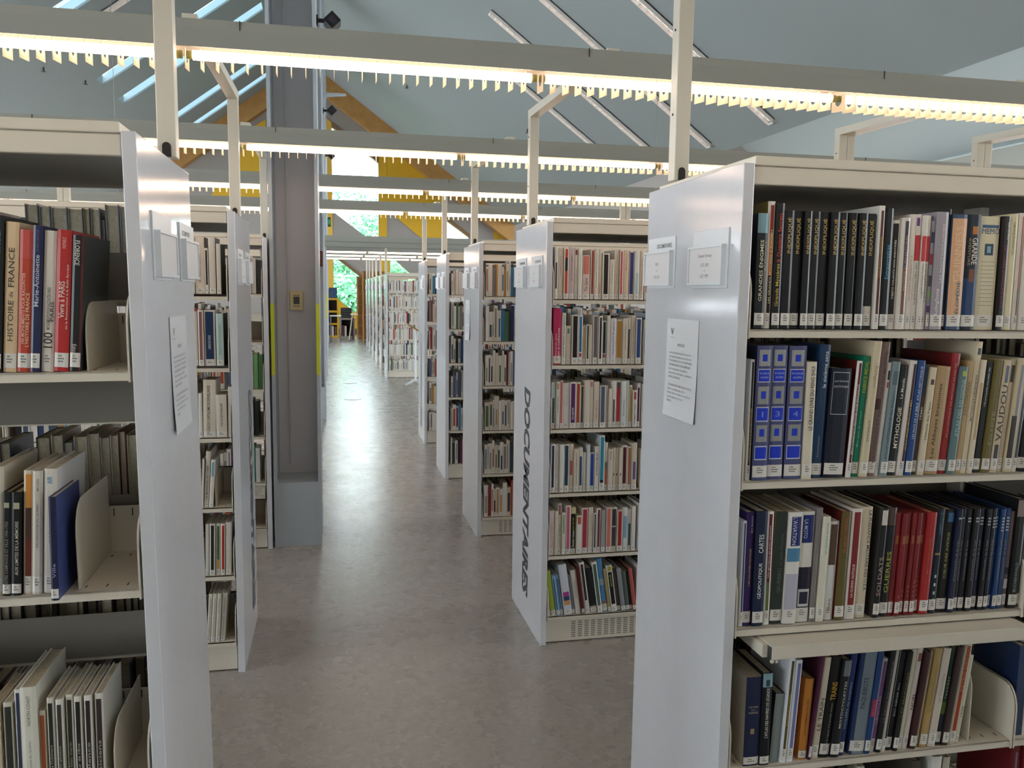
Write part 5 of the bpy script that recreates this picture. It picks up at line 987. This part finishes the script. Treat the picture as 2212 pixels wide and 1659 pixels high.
holder('R', 0, .415, DC, 'DOCUMENTAIRES sign holder, farther one on the nearest right end panel', 'DOCUMENTAIRES')
holder('L', 0, .11, [], 'nearer of two glossy sign holders on the nearest left end panel')
holder('L', 0, .45, [], 'farther glossy sign holder with heading on the nearest left end panel', 'DOCUMENTAIRES')
for (sd, k, nm) in (('R', 1, 'second right'), ('L', 1, 'second left'), ('R', 2, 'third right'), ('R', 3, 'fourth right'), ('R', 4, 'fifth right')):
    holder(sd, k, .065, [('156', .07, .008, .024), ('à', .052, .005, .006), ('305.4', .032, .008, .04)], 'white sign holder near the front edge of the %s end panel' % nm, 'DOCUMENTAIRES')
    if not (sd == 'R' and k == 4): holder(sd, k, .4, [('305', .07, .008, .024), ('à', .052, .005, .006), ('400', .032, .008, .024)], 'white sign holder near the back edge of the %s end panel' % nm, 'DOCUMENTAIRES')
for i in range(6): holder('R', 8 + i, .2, [], 'tiny sign holder on the %s far row panel' % nth[i])
NOTE = ['AFIN DE DÉGAGER LES RAYONS ET DE', 'METTRE EN ÉVIDENCE LES NOUVEAUTÉS', 'ET LES LIVRES LES PLUS EN DEMANDE,', 'CERTAINS ROMANS ET DOCUMENTAIRES', 'SONT MAINTENANT LOCALISÉS AU', 'SOUS-SOL ET IDENTIFIÉS « LA RÉSERVE »', 'DANS LE CATALOGUE.', '', 'CES LIVRES SONT DISPONIBLES POUR LE', 'PRÊT ET LE PERSONNEL DE LA', 'BIBLIOTHÈQUE SE FERA UN PLAISIR DE', 'LES RÉCUPÉRER POUR VOUS.', 'MERCI !']
def notice(side, k, ya, zt, label, w_=.232):
    s = 1 if side == 'R' else -1
    M = unit_matrix(side, k)
    mb = MB(); h_ = .296
    n = 8
    mpap = mat('dfe0e2', .5, name='notice_paper')
    for q_ in range(n):
        a, b_ = q_ / n, (q_ + 1) / n
        f_ = lambda t: .0012 + .006 * t ** 3
        for sgn in (0, .0003):
            mb.face([(-s * (f_(a) + sgn), 0, -a * h_), (-s * (f_(a) + sgn), w_, -a * h_), (-s * (f_(b_) + sgn), w_, -b_ * h_), (-s * (f_(b_) + sgn), 0, -b_ * h_)], mpap)
    o = mb.build('notice_sheet'); o.matrix_world = M @ Matrix.Translation((0, ya, zt)); tag(o, label, 'notice', 'paper notices taped to the end panels')
    mb = MB(); ink = mat('6c6c70', .6)
    def ln(t, z, hh, ww, x0=None):
        c0 = (w_ - .028) if side == 'R' else .028
        if x0 is not None: c0 = x0
        d_ = .0018 + .006 * (-z / h_) ** 3 + .0008
        ax = (0, -1, 0) if side == 'R' else (0, 1, 0)
        put_text(mb, t, (-s * d_, c0, z), ax, (0, 0, 1), ww, hh, ink)
    ln('IMPORTANT', -.082, .009, .055, (w_ / 2 + .028) if side == 'R' else w_ / 2 - .028)
    for q_, t in enumerate(NOTE):
        if t: ln(t, -.105 - q_ * .0122, .0062, min(.178, .0050 * len(t)))
    # small emblem: a chevron of lines above its name
    ec = (w_ - .045) if side == 'R' else .045
    for q_ in range(4):
        for sg in (-1, 1):
            a0 = ec + sg * (.004 + .003 * q_); 
            mb.face([(-s * .0026, a0, -.028), (-s * .0026, a0 + .0012 * sg, -.028), (-s * .0026, ec + .001 * sg, -.048), (-s * .0026, ec, -.048)], ink)
    ln('bibliothèque', -.058, .004, .03, ec + (.015 if side == 'R' else -.015))
    mb.build('printed_text', o)
notice('R', 0, .229, 1.649, 'IMPORTANT paper notice taped to the nearest right end panel')
notice('L', 0, .268, 1.65, 'IMPORTANT paper notice with curling corner on the nearest left end panel')
notice('R', 2, .36, 1.66, 'small paper notice on the third right end panel', .2)

# ------------------------------------------------------------------ light rails, their posts and arms
def post(side, k, x, label, plug=True, arm=True):
    s = 1 if side == 'R' else -1
    M = unit_matrix(side, k)
    if k == 0: M = Matrix.Translation(M.translation)
    root = thing('light_post', label, 'light post', group='posts carrying the light rails'); root.matrix_world = M @ Matrix.Translation((s * x, .50, 2.071))
    mb = MB(); mb.box(-.024, .024, 0, .05, 0, .589, METAL); p_ = mb.build('post', root, bevel=.003)
    if plug:
        mb = MB(); pts = [(-.011, .0), (-.011, .028)] + [(.011 * math.cos(PI - q_ * PI / 6), .028 + .011 * math.sin(PI - q_ * PI / 6)) for q_ in range(1, 6)] + [(.011, .028), (.011, 0)]
        mb.prism(pts, -.003, .0, 'y', BLACK); mb.build('plug', p_)
        mb = MB(); mb.cyl((-.026, .025, .2), .004, .003, 'x', BLACK, 8); mb.cyl((-.026, .025, .45), .004, .003, 'x', BLACK, 8); mb.build('screw', p_)
    if arm:
        mb = MB(); mb.prism([(.0508, .549), (.0508, .5905), (-1.235, .555), (-1.235, .522)], -.0247, .0247, 'x', METAL); mb.build('arm', root, bevel=.002)
def rail(yr, x0, x1, label, lit=True, blades=True, xj=-.468):
    root = thing('light_rail', label, 'light rail', (0, yr, 2.5), 'suspended fluorescent light rails')
    prof = [(-.03, .106), (.06, .106), (.075, .01), (.06, .005), (.045, .075), (-.02, .075), (-.045, .012), (-.050, .012), (-.033, .078)]
    mb = MB(); mb.prism(prof, x0, x1, 'x', RAILM); bm_ = mb.build('reflector_hood', root)
    n0 = math.ceil((x0 - xj) / 1.215); n1 = math.floor((x1 - xj) / 1.215)
    mb = MB()
    for q_ in range(n0, n1 + 1):
        xx = xj + q_ * 1.215 + .18
        mb.box(xx, xx + .003, -.0345, -.031, .076, .107, SLOT)
    mb.build('joint', bm_)
    if not lit: return root
    for q_ in range(n0, n1):
        a = xj + q_ * 1.215 + .027; b_ = a + 1.161
        mb = MB(); mb.cyl((a, 0, -.004), .0165, b_ - a, 'x', TUBE, 12); tb = mb.build('tube', root, smooth=True)
        mb = MB()
        for xx in (a - .022, b_): mb.cyl((xx, 0, -.004), .013, .02, 'x', mat('8c8a50', .4), 10)
        mb.build('socket', tb)
        if blades:
            mb = MB(); nb = 25
            for r in range(nb):
                xx = a - .02 + (b_ - a + .04) * r / nb
                U = [(-.045, .01), (-.045, -.058), (.045, -.049), (.045, .01), (.021, .01)] + [(.021 * math.cos(t * PI / 6), -.012 - .02 * math.sin(t * PI / 6)) for t in range(0, 7)] + [(-.021, .01)]
                mb.prism(U, xx, xx + .0012, 'x', BLADE)
            mb.build('louver', root)
    return root
rail(1.21, -3.0, 6.5, 'light rail above the nearest bookcases, over the camera')
rail(3.05, -4.2, 7.9, 'nearest and largest light rail crossing the top of the picture')
rail(4.90, -5.4, 9.1, 'second light rail behind the nearest one')
rail(6.745, -5.4, 9.1, 'third light rail, crossing in front of the white upper window')
rail(8.59, -5.4, 9.1, 'fourth light rail, just above the bookcase tops')
hung = rail(14.1, -4, 6.6, 'unlit rail in the distance, hung from the roof', lit=False)
for x_ in (-3.2, 5.6):
    mb = MB(); mb.cyl((x_, .015, .1), .004, (zl(x_) if x_ < RIDX else RZ - .73 * x_) - 2.6 + .03, 'z', RAILM, 6); mb.build('hanger_wire', hung)
rail(15.86, -4, 6.6, 'unlit rail above the distant bookcase', lit=False)
for i in range(3): rail(17.70 + 1.8426 * i, -4, 6.6, '%s lit rail of the far group, thin line above the bookcase row' % nth[i], blades=False)
post('R', 0, .055, 'tall white post on top of the nearest right bookcase')
post('L', 0, .05, 'tall white post above the nearest left end panel')
post('R', 1, .055, 'white post with arm on the second right bookcase, at the aisle')
post('R', 1, 1.835, 'left half of the paired posts above the right bookcase top'); post('R', 1, 1.885, 'right half of the paired posts above the right bookcase top', plug=False)
post('R', 1, 2.735, 'left half of the paired posts by the right picture edge'); post('R', 1, 2.785, 'right half of the paired posts by the right picture edge', plug=False)
post('L', 1, .05, 'white post with arm on the second left bookcase')
post('L', 2, .05, 'post beside the grey column on the left')
post('L', 3, 1.83, 'left one of two paired posts seen above the grey books at left'); post('L', 3, 1.88, 'right one of two paired posts seen above the grey books at left', plug=False)
post('R', 2, .055, 'post on the third right bookcase at the aisle')
post('R', 3, 1.835, 'left one of two distant paired posts left of the large end panel'); post('R', 3, 1.885, 'right one of two distant paired posts left of the large end panel', plug=False)
post('R', 3, .055, 'post on the fourth right bookcase'); post('R', 4, .055, 'post on the fifth right bookcase')
for i in range(6): post('R', 8 + i, .03, '%s thin post of the far bookcase row' % nth[i], plug=False)

# ------------------------------------------------------------------ steel columns
STEEL = mat('adb4ba', .38, name='grey_column_paint'); STEELW = mat('d2d2d6', .5, name='grey_column_web')
TAPE = mat('c9d02e', .5, name='yellow_tape')
CX0, CX1 = -.385, -.075
def column(y, label, base=False, tape=False):
    root = thing('steel_column', label, 'column', ((CX0 + CX1) / 2, y, 0), 'grey steel columns along the aisle')
    hw = (CX1 - CX0) / 2; top = RIDZ - .95
    for sx in (-1, 1):
        mb = MB(); mb.box(sx * hw, sx * (hw - .022), 0, .62, 0, top, STEEL); f_ = mb.build('flange', root)
        if tape:
            mb = MB(); mb.box(sx * (hw + .0005), sx * (hw - .0225), -.001, 0, 1.16, 1.63, TAPE); mb.build('yellow_tape', f_)
    mb = MB(); mb.box(-hw + .022, hw - .022, .33, .35, 0, top, STEELW); mb.build('web', root)
    if base:
        mb = MB(); mb.box(-hw + .022, hw - .022, .004, .33, 0, .437, STEEL); mb.build('base_box', root)
    mb = MB(); mb.cyl((-.06, .31, .5), .004, top - .5, 'z', STEELW, 6); mb.build('cable', root)
    return root
column(5.65, 'nearest grey steel column, full height, beside the left bookcases', True, True)
column(11.25, 'second grey column, partly hidden behind the nearest one', True, False)
column(16.85, 'third grey column along the aisle', True, True)
column(22.45, 'fourth distant grey column', False, False)
column(28.0, 'farthest grey column near the end wall', False, False)
TH = mat('e0cf9e', .45, name='beige_plastic')
root = thing('thermostat', 'beige thermostat with dark display on the nearest column', 'thermostat', (-.232, 5.98, 1.645))
mb = MB(); mb.box(-.044, .044, -.028, 0, -.066, .066, TH); mb.build('housing', root, bevel=.004)
mb = MB(); mb.box(-.02, .02, -.03, -.0275, -.024, .027, mat('3c443c', .25)); mb.build('display', root)
for z_ in (.036, -.038):
    mb = MB()
    for q_ in (-.02, .002): mb.box(q_, q_ + .018, -.03, -.0275, z_ - .002, z_ + .003, mat('4c463c', .5))
    mb.build('button', root)
root = thing('alarm_strobe', 'dark red alarm device on the second column', 'alarm', (-.135, 11.5, 2.14))
mb = MB(); mb.box(-.05, .05, -.04, .07, -.11, .09, mat('6c2a22', .4)); mb.build('housing', root, bevel=.02)
mb = MB(); mb.box(-.03, .03, -.055, -.04, -.02, .05, mat('5a2018', .3)); mb.build('lens', root, bevel=.005)
for (y_, z_, sz, lb) in ((5.95, 3.51, .085, 'black spotlight on the nearest column, uppermost in the picture'), (11.5, 4.05, .10, 'black spotlight above the second light rail on the second column'), (17.1, 4.33, .105, 'small black spotlight in front of the white window')):
    root = thing('spotlight', lb, 'spotlight', (CX1, y_, z_), 'black spotlights on the columns')
    mb = MB(); mb.cyl((0, 0, 0), .014, .05, 'x', BLACK, 10); mb.box(.0, .012, -.025, .025, -.03, .03, BLACK); mb.build('bracket', root)
    mb = MB(); c_ = .045 + sz * .7
    mb.prism([(c_ - sz * .68, 0), (c_, -sz * .68), (c_ + sz * .68, 0), (c_, sz * .68)], -.05, .10, 'y', BLACK); h_ = mb.build('lamp_housing', root, bevel=.004)
    mb = MB(); mb.cyl((c_, -.054, 0), sz * .3, .005, 'y', mat('3c3444', .15), 14); mb.build('lens', h_)
root = thing('steel_bracket', 'white triangular bracket projecting from the second column', 'bracket', (CX1, 11.4, 4.2))
mb = MB(); mb.prism([(0, .06), (0, -.04), (.05, 0.0), (.30, .03), (.30, .05)], 0, .012, 'y', mat('b4bcc0', .4)); mb.build('plate', root)
mb = MB(); mb.box(.0, .30, -.02, .03, .045, .055, mat('b4bcc0', .4)); mb.build('flange', root)
root = thing('exit_light', 'small green lit device on the farthest column', 'light', (CX1 + .05, 28.03, 3.9))
mb = MB(); mb.box(-.05, .05, -.03, .03, -.15, .15, mat('2c4438', .4)); mb.build('housing', root); mb = MB(); mb.box(-.03, .03, -.035, -.03, -.08, .08, mat('3c9a6a', .4)); mb.build('panel', root)

# ------------------------------------------------------------------ ceiling fixtures
def strip_light(y, x0, x1, a, b, label, width=.17):
    """fixture lying on the slope Z = a + b X"""
    ang = math.atan(-b); L = (x1 - x0) / math.cos(ang)
    root = thing('strip_light', label, 'ceiling light', (x0, y, a + b * x0 - .012), 'strip lights on the roof slopes', (0, ang, 0))
    FIX = mat('efe6df', .35, name='strip_light_body')
    mb = MB(); mb.box(0, L, -width / 2, -width / 2 + .012, -.07, 0, FIX); mb.box(0, L, width / 2 - .012, width / 2, -.07, 0, FIX); mb.box(0, L, -width / 2, width / 2, -.012, 0, FIX); mb.build('trough', root)
    mb = MB(); mb.cyl((.02, 0, -.03), .009, L - .04, 'x', mat('fff0e8', .3, emit=.4), 8); mb.build('tube', root)  # low glow added so the switched-off tubes look lighter
    mb = MB(); n = int(L / .145)
    for q_ in range(n + 1): mb.box(q_ * L / (n + .01), q_ * L / (n + .01) + .035, -width / 2 + .012, width / 2 - .012, -.068, -.05, mat('f6f0ea', .3))
    mb.build('louver', root)
for y_, x0, x1, lb in ((12.5, 2.6, 6.9, 'strip light on the right roof slope, nearest the viewer'), (14.75, 2.6, 6.9, 'strip light on the right slope, second nearest'), (16.9, 3.15, 6.7, 'strip light on the right slope, third, starting lower down'), (19.0, 3.6, 6.3, 'faintest strip light on the right slope, farthest')):
    strip_light(y_, x0, x1, RZ, -.73, lb)
strip_light(19.3, -4.6, -2.4, LZ, .745, 'strip light between the skylights on the left slope')
strip_light(20.5, 9.0, 12.5, EAVZ - .73 * EAVX, .73, 'strip light on the pale roof slope at the far right')
strip_light(9.6, 10.2, 13.0, EAVZ - .73 * EAVX, .73, 'large strip light at the right picture edge')
for (x, y, lb) in ((-5.9, 20.0, 'small dark ceiling sprinkler at far left, lower one'), (-5.6, 22.0, 'small dark ceiling sprinkler at far left, upper one'), (2.3, 26.0, 'tiny sprinkler on the right slope near the wooden beam'), (5.0, 21.5, 'tiny sprinkler on the right slope above the second bookcase')):
    z_ = zl(x) if x < RIDX else RZ - .73 * x
    root = thing('sprinkler', lb, 'sprinkler', (x, y, z_), 'ceiling sprinklers')
    mb = MB(); mb.cyl((0, 0, -.09), .02, .09, 'z', mat('4c4c48', .5), 8); mb.build('stem', root); mb = MB(); mb.cyl((0, 0, -.1), .05, .012, 'z', mat('4c4c48', .5), 10); mb.build('deflector', root)

# ------------------------------------------------------------------ far end furniture
WOOD = mat('a3733c', .5, name='oak_board', noise=('8f632f', 6, 6)); GREYC = mat('8d867c', .5, name='grey_low_shelf')
def box_thing(name, label, cat, x0, x1, y0, y1, z0, z1, m, group=None, bevel=.004):
    mb = MB(); mb.box(x0, x1, y0, y1, z0, z1, m); o = mb.build(name, bevel=bevel); return tag(o, label, cat, group)
# tall wooden bookcases closing the far row
def woodcase(x0, x1, y0, hgt, label):
    root = thing('wooden_bookcase', label, 'bookcase', (x0, y0, 0), 'wooden bookcases at the far end')
    w_ = x1 - x0
    for xx in (0, w_ - .04):
        mb = MB(); mb.box(xx, xx + .04, 0, .45, 0, hgt, WOOD); mb.build('side_panel', root)
    mb = MB(); mb.box(.04, w_ - .04, .42, .45, 0.05, hgt, WOOD); mb.build('back_panel', root)
    for q_ in range(6):
        mb = MB(); mb.box(.04, w_ - .04, .01, .42, .08 + q_ * hgt / 6, .11 + q_ * hgt / 6, WOOD); sh = mb.build('shelf', root)
    return root
woodcase(1.02, 1.75, 27.9, 2.35, 'tall oak bookcase end at the far end of the row')
woodcase(.90, 1.7, 30.0, 2.2, 'second oak bookcase end behind the first one')
# table, crates and low shelves on the left
root = thing('small_table', 'white topped table with grey legs by the far yellow wall', 'table', (0.0, 28.3, 0))
mb = MB(); mb.box(-.05, .33, 0, .7, .84, .87, mat('d8dad4', .3)); mb.build('table_top', root)
for xx, yy in ((-.04, .02), (.27, .02), (-.04, .64), (.27, .64)):
    mb = MB(); mb.box(xx, xx + .05, yy, yy + .05, 0, .84, GREYC); mb.build('leg', root)
def lowcase(x0, x1, y0, hgt, m, label, nb):
    root = thing('low_bookcase', label, 'bookcase', (x0, y0, 0), 'low bookcases by the far yellow wall')
    w_ = x1 - x0
    for xx in (0, w_ - .06):
        mb = MB(); mb.box(xx, xx + .06, 0, .4, 0, hgt, m); mb.build('side_panel', root)
    mb = MB(); mb.box(.06, w_ - .06, .37, .4, 0, hgt, mat('2c2622', .7)); mb.build('back_panel', root)
    for q_ in range(nb + 1):
        mb = MB(); mb.box(.06, w_ - .06, .0, .37, q_ * (hgt - .07) / nb, q_ * (hgt - .07) / nb + .07, m); mb.build('shelf', root)
    return root
lowcase(-.18, .27, 31.0, 1.42, YEL, 'yellow low bookcase with dark niches against the far wall', 3)
lowcase(.30, .84, 30.6, .72, GREYC, 'grey low bookcase with a black crate on top', 1)
for x, z, h_, c_, lb in ((-.1, .07, .3, '2c2220', 'dark leaning book in the yellow low bookcase'), (.02, .07, .34, 'c8b8ae', 'pale book in the yellow low bookcase'), (.12, .07, .32, '6c4c40', 'brown book in the yellow low bookcase')):
    box_thing('picture_book', lb, 'book', x, x + .07, 31.02, 31.3, z, z + h_, mat(c_, .5), 'picture books in the low bookcases', 0)
for x, z, h_, c_, lb in ((.38, .07, .38, '5c3430', 'maroon book in the grey low bookcase'), (.47, .07, .36, 'd0c4b8', 'white book in the grey low bookcase'), (.66, .07, .37, '3a3430', 'black book in the grey low bookcase')):
    box_thing('picture_book', lb, 'book', x, x + .07, 30.62, 30.9, z, z + h_, mat(c_, .5), 'picture books in the low bookcases', 0)
root = thing('crate', 'black slotted crate on the grey low bookcase', 'crate', (.34, 30.62, .721))
mb = MB(); mb.box(0, .38, 0, .02, 0, .36, BLACK); mb.box(0, .38, .3, .32, 0, .36, BLACK); mb.box(0, .02, .02, .3, 0, .36, BLACK); mb.box(.36, .38, .02, .3, 0, .36, BLACK); mb.box(.02, .36, .02, .3, 0, .02, BLACK)
mb.build('shell', root)
mb = MB()
for r in range(4):
    for q_ in range(5): mb.box(.04 + q_ * .065, .075 + q_ * .065, -.002, .0, .05 + r * .08, .09 + r * .08, mat('55555c', .6))
mb.build('slots', root)
mb = MB(); mb.box(-.06, .22, 31.05, 31.3, 1.4205, 1.80, mat('34587c', .5, noise=('203248', 14, 3))); mb.box(-.16, -.06, 31.05, 31.3, 1.4205, 1.76, mat('6c4434', .5)); o = mb.build('display_book'); tag(o, 'blue picture book displayed upright on the yellow low bookcase', 'book')
mb = MB(); mb.box(.92, 1.5, 30.9, 31.3, 0, .98, YEL); o = mb.build('storage_box', bevel=.01); tag(o, 'plain bright yellow box below the low window', 'storage box')
for i in range(5):
    b = (0, .06, .36, ['8c7468', '77665c', '9a8678', '6c5c54', 'a08c7c'][i], '', 0, .25, [], [], '', 0)
    o = bookmesh(b); o.matrix_world = Matrix.Translation((.97 + i * .085, 31.0, .981)) @ Matrix.Rotation(math.radians(14), 4, 'Y')
    tag(o, '%s leaning brown album on the yellow box by the window' % nth[i], 'book', 'leaning albums by the far window')
root = thing('side_table', 'small white side table with a slanting leg beside the grey low bookcase', 'table', (.66, 29.4, 0))
mb = MB(); mb.box(0, .24, 0, .3, .86, .9, mat('e0dcc8', .4)); mb.build('table_top', root)
mb = MB(); mb.prism([(-.08, 0), (-.04, 0), (.08, .86), (.04, .86)], .1, .13, 'y', mat('e0dcc8', .4)); mb.build('leg', root)
mb = MB(); mb.prism([(.06, .0), (.1, 0), (.1, .86), (.06, .86)], .2, .23, 'y', mat('3c2c24', .4)); mb.build('leg', root)
# reading stand in front of the distant bookcase
root = thing('lectern_stand', 'slim white stand with a wooden tray before the distant bookcase', 'stand', (1.5, 15.2, 0))
mb = MB(); mb.cyl((0, 0, .08), .018, .93, 'z', mat('d6dadc', .3), 10); mb.build('pole', root)
mb = MB(); mb.prism([(-.14, 1.1), (.16, .92), (.16, .95), (-.14, 1.13)], -.12, .12, 'y', WOOD); mb.build('tray', root)
for sg in (-1, 1):
    mb = MB(); mb.prism([(sg * .0, .09), (sg * .18, .0), (sg * .2, .02), (sg * .02, .12)], -.015, .015, 'y', mat('d6dadc', .3)); mb.build('foot', root)
for (x, y, lb) in ((.339, 15.74, 'round floor outlet cover farther along the aisle'), (.321, 13.37, 'round floor outlet cover nearer in the aisle')):
    mb = MB(); mb.cyl((x, y, 0.0), .13, .004, 'z', mat('6c6a68', .35, metal=.5), 24); mb.cyl((x, y, 0.004), .11, .0015, 'z', mat('84827e', .3, metal=.5), 24); o = mb.build('floor_outlet'); tag(o, lb, 'floor outlet', 'round floor outlets')
